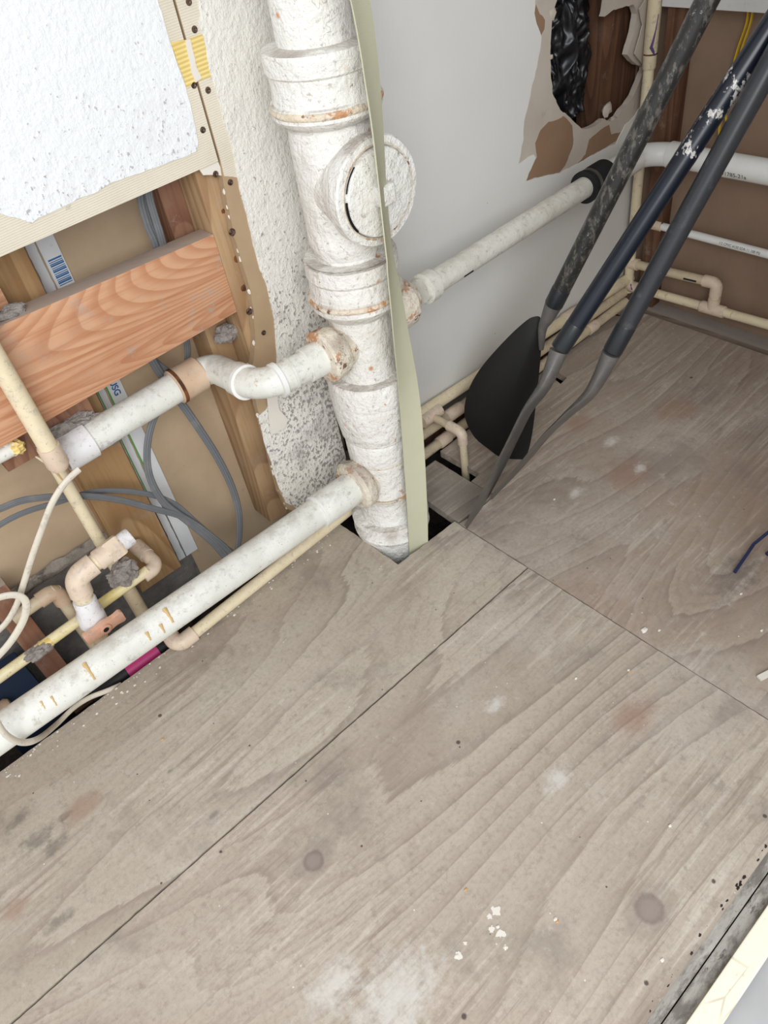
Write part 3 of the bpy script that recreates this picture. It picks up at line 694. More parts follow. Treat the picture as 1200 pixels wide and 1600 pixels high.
# reddish short stud at the lower left, and a piece of red wood at the left edge above the board
x0 = PY(10, 985, 0.03).x; x1 = PY(64, 985, 0.03).x
single('short_stud', newbox((x0, 0.063, -0.12), (x1, 0.089, PY(20, 930, 0.03).z)), MAT['stud_red'],
       'rough reddish short stud under the yellow-glued pipe, at the left edge', 'stud', bevel=0.002)
p = PY(0, 480, 0.05)
single('wood_offcut', newbox((p.x - 0.10, 0.050, p.z - 0.03), (p.x + 0.012, 0.088, p.z + 0.022)), MAT['fir'],
       'end of an orange wood block at the left edge, above the long orange board', 'wood block', bevel=0.001)
p = PY(95, 655, 0.05); q = PY(137, 622, 0.05)
single('wood_offcut', newbox((p.x - 0.10, 0.0505, p.z - 0.035), (q.x, 0.088, p.z + 0.05)), MAT['stud_red'],
       'short reddish wood block under the orange board, furred with grey lint', 'wood block', bevel=0.001)
# stud and black sheet inside the broken hole
xa = PY(940, 100, 0.03).x; xb = PY(1000, 100, 0.03).x
single('wall_stud', newbox((xa, 0.03, 0.0), (xb, 0.088, 1.3)), MAT['stud_dark'],
       'dark brown stud standing inside the broken hole in the white wall', 'stud', bevel=0.001)
bm = bmesh.new(); bmesh.ops.create_grid(bm, x_segments=70, y_segments=110, size=1.0)
c0 = PY(896, 60, 0.045)
for v in bm.verts:
    u, w = v.co.x, v.co.y
    p = Vector((u * 1.3, w * 2.6, 0)); n1 = noise.noise(p * 1.6); n2 = 1 - abs(noise.noise(p * 2.7 + Vector((5, 3, 1)))) * 2; n3 = 1 - abs(noise.noise(p * 6.5)) * 2
    dpt = 0.050 - 0.018 * n1 - 0.013 * n2 - 0.003 * n3 + 0.02 * u * u
    v.co = Vector((c0.x + u * 0.062 - 0.002 + 0.012 * n1, dpt, c0.z + 0.09 + w * 0.235 + 0.006 * n2))
bm2 = bm.copy(); bm2.free()
o = single('plastic_sheet', bm, MAT['bag'], 'crumpled black plastic sheet bulging inside the broken hole in the white wall', 'plastic sheet', autosm=180)
so = o.modifiers.new('thick', 'SOLIDIFY'); so.thickness = 0.0008

# end wall framing
xe = 0.011
def endbox(name, px0, px1, row, z0, z1, dep, mat, label, cat='stud'):
    ya = PX(px0, row, xe - dep).y; yb = PX(px1, row, xe - dep).y
    return single(name, newbox((xe - dep, yb, z0), (xe, ya, z1)), mat, label, cat, bevel=0.001)
endbox('corner_stud', 1033, 1062, 120, 0.014, 1.3, 0.032, MAT['stud_dark'], 'dark brown corner stud between the white wall and the end wall panel')
ya = PX(1034, 10, -0.03).y
single('white_beam', hexa([Vector((-0.03, ya, PX(1035, 10, -0.03).z)), Vector((-0.03, -0.9, PX(1035, 10, -0.03).z - 0.002)), Vector((-0.03, -0.9, 0.78)), Vector((-0.03, ya, 0.78))],
       [Vector((0.011, ya, PX(1035, 10, -0.03).z)), Vector((0.011, -0.9, PX(1035, 10, -0.03).z - 0.002)), Vector((0.011, -0.9, 0.78)), Vector((0.011, ya, 0.78))]), MAT['beam_white'],
       'white painted horizontal board across the top of the end wall', 'board')

# ================================================================== SOIL STACK
AB = PY(615, 830, -0.128); AT = PY(491, 40, -0.128)
AX = (AT - AB).normalized()
def axp(z): return AB + (AT - AB) * ((z - AB.z) / (AT.z - AB.z))
def project(p):
    c = R @ (Vector(p) - CAM); return (600 + F * c.x / c.z, 800 + F * c.y / c.z)
def fz(row, r):
    lo, hi = -0.5, 1.4
    for i in range(40):
        z = (lo + hi) / 2; a = axp(z); dd = CAM - a; dd.z = 0; dd.normalize()
        if project(a + dd * r)[1] > row: lo = z
        else: hi = z
    return z
RP = 0.0495
stack = thing('soil_stack', 'thick white-painted iron waste stack with rusty joints, standing in a square floor cut-out', 'waste pipe', axp(0.0))
O0 = axp(0.0)
def rprof(rows):
    out = []
    for row, k in rows:
        r = RP * k; z = fz(row, r); out.append(((axp(z) - O0).dot(AX), r))
    return out
obj('pipe', newlathe(O0, AX, [(-0.13, RP * 1.05), (0.05, RP), (0.35, RP), (0.36, RP), (0.7, RP), (1.4, RP)], wob=0.0009, seg=64), MAT['iron'], stack)
def hub(name, rows, mat, parent=stack, **k):
    pr = rprof(rows); pr.sort(key=lambda t: t[0])
    pr = [(pr[0][0] - 0.0005, RP * 0.9)] + pr + [(pr[-1][0] + 0.0005, RP * 0.9)]
    # refine
    fine = [pr[0]]
    for (t0, r0), (t1, r1) in zip(pr, pr[1:]):
        m = max(1, int(abs(t1 - t0) / 0.006))
        for j in range(1, m + 1): fine.append((t0 + (t1 - t0) * j / m, r0 + (r1 - r0) * j / m))
    return obj(name, newlathe(O0, AX, fine, wob=0.0011, seg=64), mat, parent, **k)
h1 = hub('hub', [(78, 1.1), (84, 1.32), (88, 1.42), (96, 1.44), (124, 1.42), (127, 1.36), (131, 1.36), (150, 1.35), (172, 1.38), (176, 1.45), (196, 1.46), (201, 1.38), (206, 1.1)], MAT['iron_hub'])
def bead(rows, k, th, parent, mat=MAT['iron_rust'], name='bead'):
    z = fz(rows, RP * k); c = (axp(z) - O0).dot(AX)
    pr = [(c + th * math.sin(a), RP * k - th + th * math.cos(a)) for a in [math.pi * (i / 8 - .5) for i in range(9)]]
    pr = [(pr[0][0], RP * .95)] + pr + [(pr[-1][0], RP * .95)]
    return obj(name, newlathe(O0, AX, pr, wob=0.0009, seg=64), mat, parent)
bead(185, 1.50, 0.006, h1)
body = hub('cleanout_fitting', [(203, 1.02), (212, 1.12), (240, 1.14), (395, 1.14), (410, 1.04)], MAT['iron'])
h2 = hub('hub', [(420, 1.12), (425, 1.36), (430, 1.40), (452, 1.42), (455, 1.36), (459, 1.37), (480, 1.38), (486, 1.45), (500, 1.44), (504, 1.3), (508, 1.05)], MAT['iron_hub'])
bead(490, 1.49, 0.0055, h2)
h3 = hub('hub', [(604, 1.08), (612, 1.36), (618, 1.42), (645, 1.42), (649, 1.38), (652, 1.40), (675, 1.36), (690, 1.30), (698, 1.28), (700, 1.18)], MAT['iron_hub'])
lower = hub('lower_fitting', [(697, 1.2), (700, 1.22), (702, 1.17), (708, 1.20), (730, 1.17), (733, 1.14), (737, 1.15), (783, 1.12), (787, 1.20), (791, 1.08), (800, 1.06), (826, 1.05), (828, 1.12), (832, 1.06)], MAT['iron'])
bead(698, 1.245, 0.0026, lower, MAT['iron_rust']); bead(787, 1.20, 0.0030, lower, MAT['iron_rust']); bead(735, 1.165, 0.0014, lower, MAT['iron_rust'])
fl_ = hub('floor_flange', [(829, 1.1), (832, 1.4), (838, 1.5), (852, 1.5), (858, 1.42), (872, 1.40), (880, 1.36), (905, 1.3)], MAT['iron_hub'])
# cleanout branch facing the room
CO = Vector((axp(0.66).x, axp(0.66).y, 0.66))
obj('cleanout_branch', newlathe(CO, (0, -1, 0), [(0.0, 0.054), (0.03, 0.056), (0.044, 0.060), (0.054, 0.065), (0.062, 0.069), (0.080, 0.070), (0.083, 0.068), (0.0835, 0.058), (0.078, 0.056)], wob=0.001, seg=72), MAT['iron_hub'], body)
obj('rust_ring', newlathe(CO, (0, -1, 0), [(0.079, 0.0575), (0.0842, 0.0585), (0.0845, 0.0600), (0.079, 0.061)], wob=0.0012, seg=72), MAT['iron_rust'], body)
plug = obj('cleanout_plug', newlathe(CO, (0, -1, 0), [(0.07, 0.0560), (0.086, 0.0560), (0.0885, 0.0545), (0.0895, 0.05), (0.0900, 0.0)], wob=0.0004, seg=72), MAT['iron_plug'], stack)
lc = CO + Vector((0, -0.09, 0.0))
bm = newbox(lc + Vector((-0.013, -0.013, -0.013)), lc + Vector((0.013, 0.003, 0.013)))
obj('square_lug', bm, MAT['iron_plug'], plug, bevel=0.0028, autosm=60)
# black arcs stand in for the shade in the gap left of the plug
bm = bmesh.new(); seg_ = []
for k in range(14):
    a = math.radians(150 + k * 4.2)
    seg_.append(CO + Vector((-0.0575 * -math.cos(a) * -1 * -1, -0.0852, 0.0575 * math.sin(a))))
arc = []
for k in range(18):
    a = math.radians(172 + k * 2.6); arc.append(CO + Vector((0.0572 * math.cos(a), -0.0860, 0.0572 * math.sin(a))))
tube(bm, arc, 0.0016, seg=8); obj('gap_shade', bm, MAT['dark'], plug)
arc = []
for k in range(12):
    a = math.radians(128 + k * 3.0); arc.append(CO + Vector((0.0575 * math.cos(a), -0.0862, 0.0575 * math.sin(a))))
obj('gap_shade', newtube(arc, 0.0009, seg=8), MAT['dark'], plug)
# lugs on the hubs by the strap (pipe strap ends)
for row, k in ((75, 1.55), (140, 1.5)):
    z = fz(row, RP * 1.4); c = axp(z) + Vector((0.047, 0.03, 0.0))
    obj('strap_lug', lump(c, 0.022, 0.25, row, 3, (0.8, 0.8, 1.3)), MAT['iron_hub'], stack)

# side inlets for the two left drains
def inlet(row, px, length, r, z=None, y=None, name='inlet', ang=(-1, 0, 0.0), mat=MAT['iron_hub']):
    pass
# upper drain (trap arm)
ZU = PY(505, 556, -0.128).z
def pt_up(px, py, y): return PY(px, py, y)
ST = Vector((axp(ZU).x - 0.03, -0.128, ZU - 0.002))
inl = thing('unused', '', '', (0, 0, 0)); bpy.data.objects.remove(inl)
d0 = PY(527, 545, -0.128)
ib = newlathe(Vector((axp(d0.z).x, -0.128, d0.z)), (-1, 0, 0), [(0.0, 0.032), (0.050, 0.034), (0.056, 0.040), (0.062, 0.042), (0.082, 0.042), (0.086, 0.038)], wob=0.0025, seg=48)
obj('side_inlet', ib, MAT['iron_inlet'], stack)
q0 = Vector((d0.x - 0.0, -0.128, d0.z)); 
qa = PY(418, 602, -0.120)
cav = 0.036
qc = PY(300, 590, cav); qd = PY(112, 702, cav)
up = thing('trap_arm_drain', 'white drain with a double bend, from the stack to its end below the orange board', 'drain pipe', (qc + qd) / 2)
bend1 = PY(408, 608, -0.112); bend2 = PY(330, 573, 0.034)
path = fillet([q0 + Vector((-0.012, 0, 0)), bend1, bend2, qc + (qd - qc) * 0.05], 0.055, 10)
rr = 0.0236
obj('bend', newtube(path, rr, seg=40), MAT['pvc_old'], up)
def sleeve(a, b, r, mat, parent, name='collar', **k):
    return obj(name, newtube([a, a + (b - a) * 0.04, a + (b - a) * 0.5, b - (b - a) * 0.04, b], [r * 0.93, r, r, r, r * 0.93], seg=40, **k), mat, parent)
u1 = (bend1 - q0).normalized(); u2 = (bend2 - bend1).normalized(); u3 = (qd - qc).normalized()
L1 = (bend1 - q0).length
sleeve(q0 + u1 * 0.018, q0 + u1 * 0.062, rr * 1.16, MAT['pvc_old'], up)
sleeve(q0 + u1 * (L1 - 0.034), q0 + u1 * (L1 - 0.026), rr * 1.18, MAT['pvc_new'], up, 'glue_ring')
sleeve(bend1 + u2 * 0.040, bend1 + u2 * 0.047, rr * 1.18, MAT['pvc_new'], up, 'glue_ring')
sleeve(bend1 + u2 * 0.049, bend1 + u2 * 0.068, rr * 1.12, MAT['pvc_old'], up)
sleeve(q0 + u1 * 0.085, q0 + u1 * 0.090, rr * 1.1, MAT['pvc_old'], up, 'glue_ring')
sleeve(PY(313, 582, cav), PY(272, 606, cav), rr * 1.22, MAT['fit_brown'], up)
sleeve(PY(279, 602, cav), PY(274, 605, cav), rr * 1.26, MAT['rust'], up, 'glue_ring')
obj('pipe', newtube([PY(300, 590, cav), PY(112, 702, cav)], rr * 1.03, seg=40), MAT['pvc_old'], up)
cp = newtube([PY(140, 686, cav), PY(96, 712, cav)], rr * 1.22, seg=40, hollow=0.84)
obj('end_coupling', cp, MAT['fit_white'], up)

# lower drain
ZL0 = PY(560, 756, -0.128); ZL1 = PY(20, 1132, -0.128)
dl = (ZL1 - ZL0)
Z0_ = ZL0.z; 
low = thing('main_drain', 'longest, thickest white drain pipe, with amber glue runs, lying above the plywood edge', 'drain pipe', (ZL0 + ZL1) / 2)
dirL = dl.normalized()
RL = 0.0270
obj('pipe', newtube([ZL0 - dirL * 0.0, ZL1 + dirL * 0.35], RL, seg=48), MAT['pvc_old'], low)
sleeve(ZL0 + dirL * 0.005, ZL0 + dirL * 0.095, RL * 1.13, MAT['pvc_old'], low)
sleeve(ZL0 + dirL * 0.092, ZL0 + dirL * 0.097, RL * 1.15, MAT['pvc_new'], low, 'glue_ring')
ib = newlathe(Vector((axp(ZL0.z).x, -0.128, ZL0.z + 0.001)), (-1, 0, 0.01), [(0.0, 0.036), (0.048, 0.038), (0.052, 0.044), (0.058, 0.047), (0.072, 0.047), (0.078, 0.041)], wob=0.003, seg=48)
obj('side_inlet', ib, MAT['iron_inlet'], stack)
# amber glue runs on the drain: streaks wrapped on its surface
def streak(px, py, a0, a1, w, parent, mat=MAT['glue']):
    c = PY(px, py, -0.128); t = (c - ZL0).dot(dirL); cc = ZL0 + dirL * t
    upv = Vector((0, 0, 1)); fw = Vector((0, -1, 0)); pts = []
    for k in range(9):
        a = math.radians(a0 + (a1 - a0) * k / 8)
        pts.append(cc + dirL * (0.0003 * math.sin(k * 1.9) + 0.0012 * k / 8) + (upv * math.sin(a) + fw * math.cos(a)) * (RL + 0.0002))
    ws_ = [w * (0.8 + 1.4 * (1 - k / 8) ** 3 + 0.4 * abs(math.sin(k * 1.3))) for k in range(9)]
    obj('glue_run', newtube(pts, [max(0.0005, x) for x in ws_], seg=8, flat=1.0), mat, parent)
for px, a0, a1, w in ((262, 74, 20, 0.0018), (246, 40, 6, 0.0014), (226, 44, 14, 0.0014), (140, 76, 14, 0.0016), (82, 50, 16, 0.0009), (68, 55, 30, 0.0008)):
    py = 1132 + (px - 20) * (756 - 1132) / (560 - 20)
    streak(px, py, a0, a1, w, low)

# ------------------------------------------------------------------ right-hand vent pipe and white elbow
R0 = PY(640, 466, -0.128); 
vent_end = PY(918, 290, -0.078)
vs = PY(668, 448, -0.12)
RV = 0.0205
ib = newlathe(Vector((axp(R0.z).x, -0.128, R0.z)), (R0 - Vector((axp(R0.z).x, -0.128, R0.z)) + Vector((0.01, 0.006, 0))).normalized(), [(0.0, 0.032), (0.060, 0.034), (0.066, 0.040), (0.078, 0.043), (0.092, 0.042), (0.094, 0.034), (0.108, 0.030), (0.110, 0.022)], wob=0.002, seg=48)
obj('side_inlet', ib, MAT['iron_inlet'], stack)
vent = thing('branch_pipe', 'white-painted pipe across the smooth wall, from the stack to a black rubber coupling', 'pipe', (vs + vent_end) / 2)
dv = (vent_end - vs).normalized()
obj('pipe', newtube([vs - dv * 0.02, vent_end + dv * 0.03], RV, seg=36), MAT['pvc_painted'], vent)
sleeve(vs - dv * 0.012, vs + dv * 0.012, RV * 1.28, MAT['pvc_painted'], vent)
for px in (728, 712):
    pass
cen = PY(725, 418, -0.12); t_ = (cen - vs).dot(dv)
obj('paint_chip', newtube([vs + dv * (t_ - 0.012) + Vector((0, -0.018, -0.0095)), vs + dv * (t_ + 0.012) + Vector((0, -0.0185, -0.009))], 0.0016, seg=8), MAT['rubber'], vent)

# elbow round the corner and the pipe along the end wall
eA = vent_end; eB = PX(1012, 238, -0.055); 
E1 = PX(1040, 240, -0.05); E2 = PX(1190, 267, -0.05)
de = (E2 - E1).normalized()
corner = Vector((-0.05, vent_end.y + dv.y * 0.1, 0)); 
corner = vent_end + dv * ((-0.05 - vent_end.x) / dv.x)
corner.z = E1.z - de.z * (E1 - corner).length + 0.0
RE = 0.0235
elb = thing('white_elbow_pipe', 'clean white plastic pipe with printed code, bending round the corner and along the end wall', 'pipe', corner)
s0 = vent_end + dv * 0.05
pth = fillet([s0, corner, corner + (E2 - corner) * ((-0.975 - corner.y) / (E2.y - corner.y))], 0.060, 12)
obj('pipe', newtube(pth, RE, seg=40), MAT['pvc_new'], elb)
sleeve(corner + (E2 - corner).normalized() * 0.052, corner + (E2 - corner).normalized() * 0.100, RE * 1.12, MAT['pvc_new'], elb, 'socket')
sleeve(corner - dv * 0.115, corner - dv * 0.055, RE * 1.12, MAT['pvc_new'], elb, 'socket')
# printed code on the pipe
dE = (E2 - corner).normalized()
def cyl_map(cen, along, rad, a0, upv=Vector((0, 0, 1)), sgn=1):
    side = Vector((-1, 0, 0)) if abs(along.y) > abs(along.x) else Vector((0, -1, 0))
    upv = (upv - along * upv.dot(along)).normalized(); side = (side - along * side.dot(along)).normalized()
    def f(x, y, h):
        a = a0 + y / rad
        return cen + along * (x * sgn) + (side * math.cos(a) + upv * math.sin(a)) * (rad + 0.0002 + h)
    return f
cc = corner + dE * ((PX(1155, 262, -0.05) - corner).dot(dE))
obj('printed_code', text_bm('D1785-21a', 0.0125, cyl_map(cc, dE, RE, math.radians(-22)), 0.0002), MAT['dark_ink'], elb)
cc2 = corner + dE * ((PX(1092, 252, -0.05) - corner).dot(dE))
obj('printed_code', text_bm('D3034', 0.007, cyl_map(cc2, dE, RE, math.radians(-20)), 0.0002), MAT['dark_ink'], elb) if False else None

rc = thing('rubber_coupling', 'black rubber coupling with a steel band on the end of the white-painted pipe', 'coupling', vent_end)
obj('sleeve', newtube([vent_end - dv * 0.012, vent_end - dv * 0.010, vent_end + dv * 0.02, vent_end + dv * 0.024, vent_end + dv * 0.062], [RV * 1.12, RV * 1.42, RV * 1.42, RV * 1.5, RV * 1.5], seg=40), MAT['rubber'], rc)
obj('band', newtube([vent_end + dv * 0.001, vent_end + dv * 0.010], RV * 1.48, seg=40), MAT['clamp'], rc)
obj('rim', newtube([vent_end - dv * 0.013, vent_end - dv * 0.006], RV * 1.52, seg=40), MAT['rubber'], rc)

# ================================================================== WEBBING STRAP
rows = [(480, -900, -.236, 16), (535, -300, -.236, 18), (553, -40, -.236, 20), (562, -4, -.236, 20), (573, 60, -.236, 22), (581, 120, -.236, 24), (590, 200, -.236, 30), (597, 285, -.2355, 36), (603, 350, -.235, 38), (608, 395, -.233, 38), (612, 425, -.230, 32), (619, 470, -.226, 24), (627, 530, -.222, 14), (637, 600, -.218, -2), (643, 660, -.216, -16), (648, 730, -.214, -24), (652, 800, -.212, -24), (654, 850, -.2115, -22), (655, 880, -.2115, -20)]
Wd = 0.0385; bm = bmesh.new(); prev = None
cpts = subdiv_path([PY(a, b, y) for a, b, y, f in rows], 6)
fs = []
for i in range(len(rows) - 1):
    for k in range(6): fs.append(rows[i][3] + (rows[i + 1][3] - rows[i][3]) * k / 6)
fs.append(rows[-1][3]); th = 0.0009
for c, f in zip(cpts, fs):
    a = math.radians(f); w = Vector((math.cos(a), math.sin(a), 0)); n = Vector((-w.y, w.x, 0))
    ring = []
    for t in (-1, -.5, 0, .5, 1):
        ring.append(bm.verts.new(c + w * t * Wd / 2 + n * (th + 0.0015 * (1 - t * t))))
    for t in (1, .5, 0, -.5, -1):
        ring.append(bm.verts.new(c + w * t * Wd / 2 - n * (th - 0.0015 * (1 - t * t))))
    if prev:
        for k in range(10): bm.faces.new((prev[k], prev[(k + 1) % 10], ring[(k + 1) % 10], ring[k]))
    else: bm.faces.new(ring)
    prev = ring
bm.faces.new(prev[::-1])
single('webbing_strap', bm, MAT['web'], 'flat pale green webbing strap hanging in front of the white stack, half twisted', 'strap')

# ================================================================== PADDLES
def paddle(label, tip, neck, top, dN, kT, mats, kind):
    """tip rests on the floor; neck and top of the visible shaft by viewing ray and distance"""
    Tp = PZ(*tip, 0.001); N = CAM + ray(*neck) * dN; Q = CAM + ray(*top) * (dN * kT)
    sd = (Q - N).normalized()
    t = thing('paddle', label, 'paddle', Tp, 'paddles leaning in the corner')
    rs = 0.0158
    return t, Tp, N, Q, sd, rs
def finish(bm_name, t, bm, mat, **k): return obj(bm_name, bm, mat, t, **k)

# paddle one: its broad dark blade faces the room
t1, T1, N1, Q1, s1, rs = paddle('leftmost paddle, with a scuffed shaft and a broad black blade facing the room', (805, 722), (864, 478), (1105, 0), 1.33, 0.74, None, 0)
finish('shaft', t1, newtube([N1 + s1 * 0.030, Q1 + s1 * 0.5], rs, seg=32), MAT['shaft_scuffed'])
finish('ferrule', t1, newtube([N1 + s1 * 0.002, N1 + s1 * 0.004, N1 + s1 * 0.034, N1 + s1 * 0.036], [rs * 1.0, rs * 1.05, rs * 1.04, rs * 1.0], seg=32), MAT['ferrule'])
ax1 = (T1 - N1).normalized(); vd = (N1 - CAM).normalized()
side = ax1.cross(vd).normalized(); nrm = side.cross(ax1).normalized()
if nrm.dot(vd) > 0: nrm = -nrm
outl = [(832, 500), (822, 505), (800, 524), (772, 553), (748, 582), (732, 610), (724, 640), (727, 664), (740, 688), (760, 705), (778, 718), (795, 724), (812, 724), (822, 715), (827, 700), (832, 672), (837, 630), (842, 580), (845, 540), (846, 512), (842, 500)]
ol = [PPL(px, py, N1.lerp(T1, 0.5), nrm) for px, py in outl]
cenb = sum(ol, Vector()) / len(ol)
bm = bmesh.new(); K = 7; th = 0.004
top_, bot_ = [], []
def smooth_loop(P_, n=4):
    out = []; m = len(P_)
    for i in range(m):
        p0, p1, p2, p3 = P_[i - 1], P_[i], P_[(i + 1) % m], P_[(i + 2) % m]
        for k in range(n):
            q = k / n; out.append(0.5 * ((2 * p1) + (p2 - p0) * q + (2 * p0 - 5 * p1 + 4 * p2 - p3) * q * q + (3 * p1 - p0 - 3 * p2 + p3) * q ** 3))
    return out
ols = smooth_loop(ol, 3)
for s_, lst in ((1, top_), (-1, bot_)):
    for j in range(K):
        f = 1 - j / K
        lst.append([bm.verts.new(cenb + (p - cenb) * f + nrm * (s_ * th * (0.25 + 0.75 * min(1, (1 - f) * 5)) - 0.012 * (f * f))) for p in ols])
for lst in (top_, bot_):
    for j in range(K - 1):
        for i in range(len(ols)):
            i2 = (i + 1) % len(ols); bm.faces.new((lst[j][i], lst[j][i2], lst[j + 1][i2], lst[j + 1][i]))
    c_ = bm.verts.new(sum((v.co for v in lst[-1]), Vector()) / len(ols))
    for i in range(len(ols)): bm.faces.new((lst[-1][i], lst[-1][(i + 1) % len(ols)], c_))
for i in range(len(ols)):
    i2 = (i + 1) % len(ols); bm.faces.new((top_[0][i], top_[0][i2], bot_[0][i2], bot_[0][i]))
finish('blade', t1, bm, MAT['blade'])
Bn = PPL(848, 512, N1.lerp(T1, 0.5), nrm); Bm = PPL(846, 545, N1.lerp(T1, 0.5), nrm)
nk = newtube(subdiv_path([N1 + s1 * 0.02, N1 + s1 * 0.002, N1.lerp(Bn, 0.5) + nrm * 0.004, Bn + nrm * 0.003, Bm + nrm * 0.002], 4), [rs * (1.0 - 0.72 * max(0, (i - 4) / 12)) for i in range(17)], seg=28)
finish('neck', t1, nk, MAT['blade_grey'])

def edge_paddle(label, tip, neck, top, dN, kT, mid, shaftm, bladem, twist, hw=0.075, spot=None):
    t, Tp, N, Q, sd, rs = paddle(label, tip, neck, top, dN, kT, None, 1)
    finish('shaft', t, newtube([N + sd * 0.02, Q + sd * 0.45], rs, seg=32), shaftm)
    if spot:
        q = (PPL(spot[0], spot[1], N, (CAM - N).normalized().cross(sd).cross(sd)) - N).dot(sd)
        finish('peeled_patch', t, newtube([N + sd * (q - spot[2]), N + sd * (q + spot[2])], rs * 1.015, seg=32, cap=False), MAT['shaft_peeled'])
    finish('ferrule', t, newtube([N + sd * 0.004, N + sd * 0.006, N + sd * 0.05, N + sd * 0.052], [rs * 1.0, rs * 1.035, rs * 1.03, rs * 1.0], seg=32), MAT['ferrule'])
    # blade: centre line through rays at distances falling evenly from neck to tip
    cl = []
    dT = (Tp - CAM).dot(R[2]) ; 
    pxs = [neck] + list(mid) + [tip]; tot = [0]
    for a, b in zip(pxs, pxs[1:]): tot.append(tot[-1] + math.hypot(a[0] - b[0], a[1] - b[1]))
    for p, s in zip(pxs, tot):
        f = s / tot[-1]; w = 1 / (1 / dN * (1 - f) + 1 / dT * f)
        cl.append(CAM + ray(*p) * w)
    cl[-1] = Tp
    cs = subdiv_path(cl, 6); n = len(cs)
    bm = bmesh.new(); rings = []
    for i, c in enumerate(cs):
        f = i / (n - 1)
        tg = (cs[min(i + 1, n - 1)] - cs[max(i - 1, 0)]).normalized()
        vdir = (c - CAM).normalized()
        wv = (vdir - tg * vdir.dot(tg)).normalized(); sdv = tg.cross(wv).normalized()
        a = math.radians(twist); wd = wv * math.cos(a) + sdv * math.sin(a); nd = tg.cross(wd).normalized()
        if f < 0.12: hwid = rs * (1 + 0.5 * (f / 0.12) ** 2)
        else:
            g = (f - 0.12) / 0.88; hwid = rs * 1.5 + (hw - rs * 1.5) * math.sin(min(1, g / 0.55) * math.pi / 2)
            if g > 0.55: hwid = hw * math.sqrt(max(0, 1 - ((g - 0.55) / 0.45) ** 2.4)) + 0.002
        thk = (rs - 0.002) * (1 - f) ** 1.9 + 0.002
        zlow = c.z - abs(wd.z) * hwid
        if zlow < 0.0015 and abs(wd.z) > 1e-4: hwid = max(0.002, min(hwid, (c.z - 0.0015) / abs(wd.z)))
        ring = []
        for k in range(20):
            b = 2 * math.pi * k / 20
            cw = math.cos(b) * hwid; ct = math.sin(b) * thk * (1 - min(1, f / 0.3) * 0.45 * abs(math.cos(b))) + 0.0
            ring.append(bm.verts.new(c + wd * cw + nd * ct))
        rings.append(ring)
    for i in range(n - 1):
        for k in range(20): bm.faces.new((rings[i][k], rings[i][(k + 1) % 20], rings[i + 1][(k + 1) % 20], rings[i + 1][k]))
    bm.faces.new(rings[0]); bm.faces.new(rings[-1][::-1])
    finish('blade', t, bm, bladem)
    return t
edge_paddle('middle paddle, navy shaft with a peeled silvery patch and a grey blade seen edge-on', (729, 825), (873, 548), (1192, 60), 1.27, 0.79,
            [(852, 600), (825, 640), (800, 690), (778, 735), (752, 785)], MAT['shaft_navy'], MAT['blade_grey'], 7, 0.07, (1110, 180, 0.062))
edge_paddle('rightmost paddle, plain dark grey shaft, its narrow edge-on blade slanting low to the floor', (768, 779), (955, 552), (1193, 120), 1.25, 0.80,
            [(925, 610), (890, 645), (855, 680), (815, 727)], MAT['shaft_grey'], MAT['blade_grey'], 5, 0.062)

# ================================================================== WATER PIPES
def fitting(pts, r, bend, mat, parent, name='elbow', seg=28):
    P_ = fillet(pts, bend, 8); n = len(P_)
    return obj(name, newtube(P_, r, seg=seg), mat, parent)
def pipe(name, pts, r, bend, mat, parent=None, seg=24, **k):
    return obj(name, newtube(fillet(pts, bend, 8) if len(pts) > 2 else pts, r, seg=seg, **k), mat, parent)

# vertical cream pipe at the left
rc1 = 0.0132
V0 = PY(2, 575, -0.020); V1 = PY(80, 705, -0.020); vx = (V0.x + V1.x) / 2
v = thing('vertical_water_pipe', 'cream vertical water pipe with a rounded end coupling, in front of the orange board', 'water pipe', (vx, -0.02, V1.z))
obj('pipe', newtube([(vx, -0.02, V1.z), (vx, -0.02, 1.5)], rc1, seg=28), MAT['cpvc'], v)
ze = PY(86, 722, -0.02).z
obj('end_coupling', newtube([(vx, -0.02, PY(76, 697, -0.02).z), (vx, -0.02, ze - 0.004), (vx, -0.02, ze - 0.012), (vx, -0.02, ze - 0.016)], [rc1 * 1.18, rc1 * 1.22, rc1 * 0.95, rc1 * 0.4], seg=28), MAT['fit'], v)
# lower vertical pipe behind
W0 = PY(66, 700, 0.018); W1 = PY(180, 880, 0.018); wx = (W0.x + W1.x) / 2
v2 = thing('vertical_water_pipe', 'cream vertical water pipe with a dried glue run, passing behind the valve into the floor', 'water pipe', (wx, 0.018, 0.0))
zt = PY(72, 712, 0.018).z
obj('pipe', newtube([(wx, 0.018, -0.12), (wx, 0.018, zt)], 0.0098, seg=28), MAT['cpvc'], v2)
obj('glue_run', newtube([(wx - 0.008, 0.009, zt - 0.005), (wx - 0.006, 0.0085, zt - 0.02), (wx - 0.003, 0.0082, zt - 0.045)], [0.0028, 0.0022, 0.001], seg=8), MAT['glue'], v2)
obj('glue_tail', newtube([(wx - 0.018, 0.010, zt + 0.012), (wx - 0.010, 0.009, zt - 0.004), (wx - 0.008, 0.009, zt - 0.016)], [0.001, 0.003, 0.002], seg=8), MAT['cpvc'], v2)
obj('collar', newtube([(wx, 0.018, PY(213, 905, 0.018).z), (wx, 0.018, PY(238, 960, 0.018).z)], 0.0125, seg=28), MAT['cpvc_dirty'], v2)

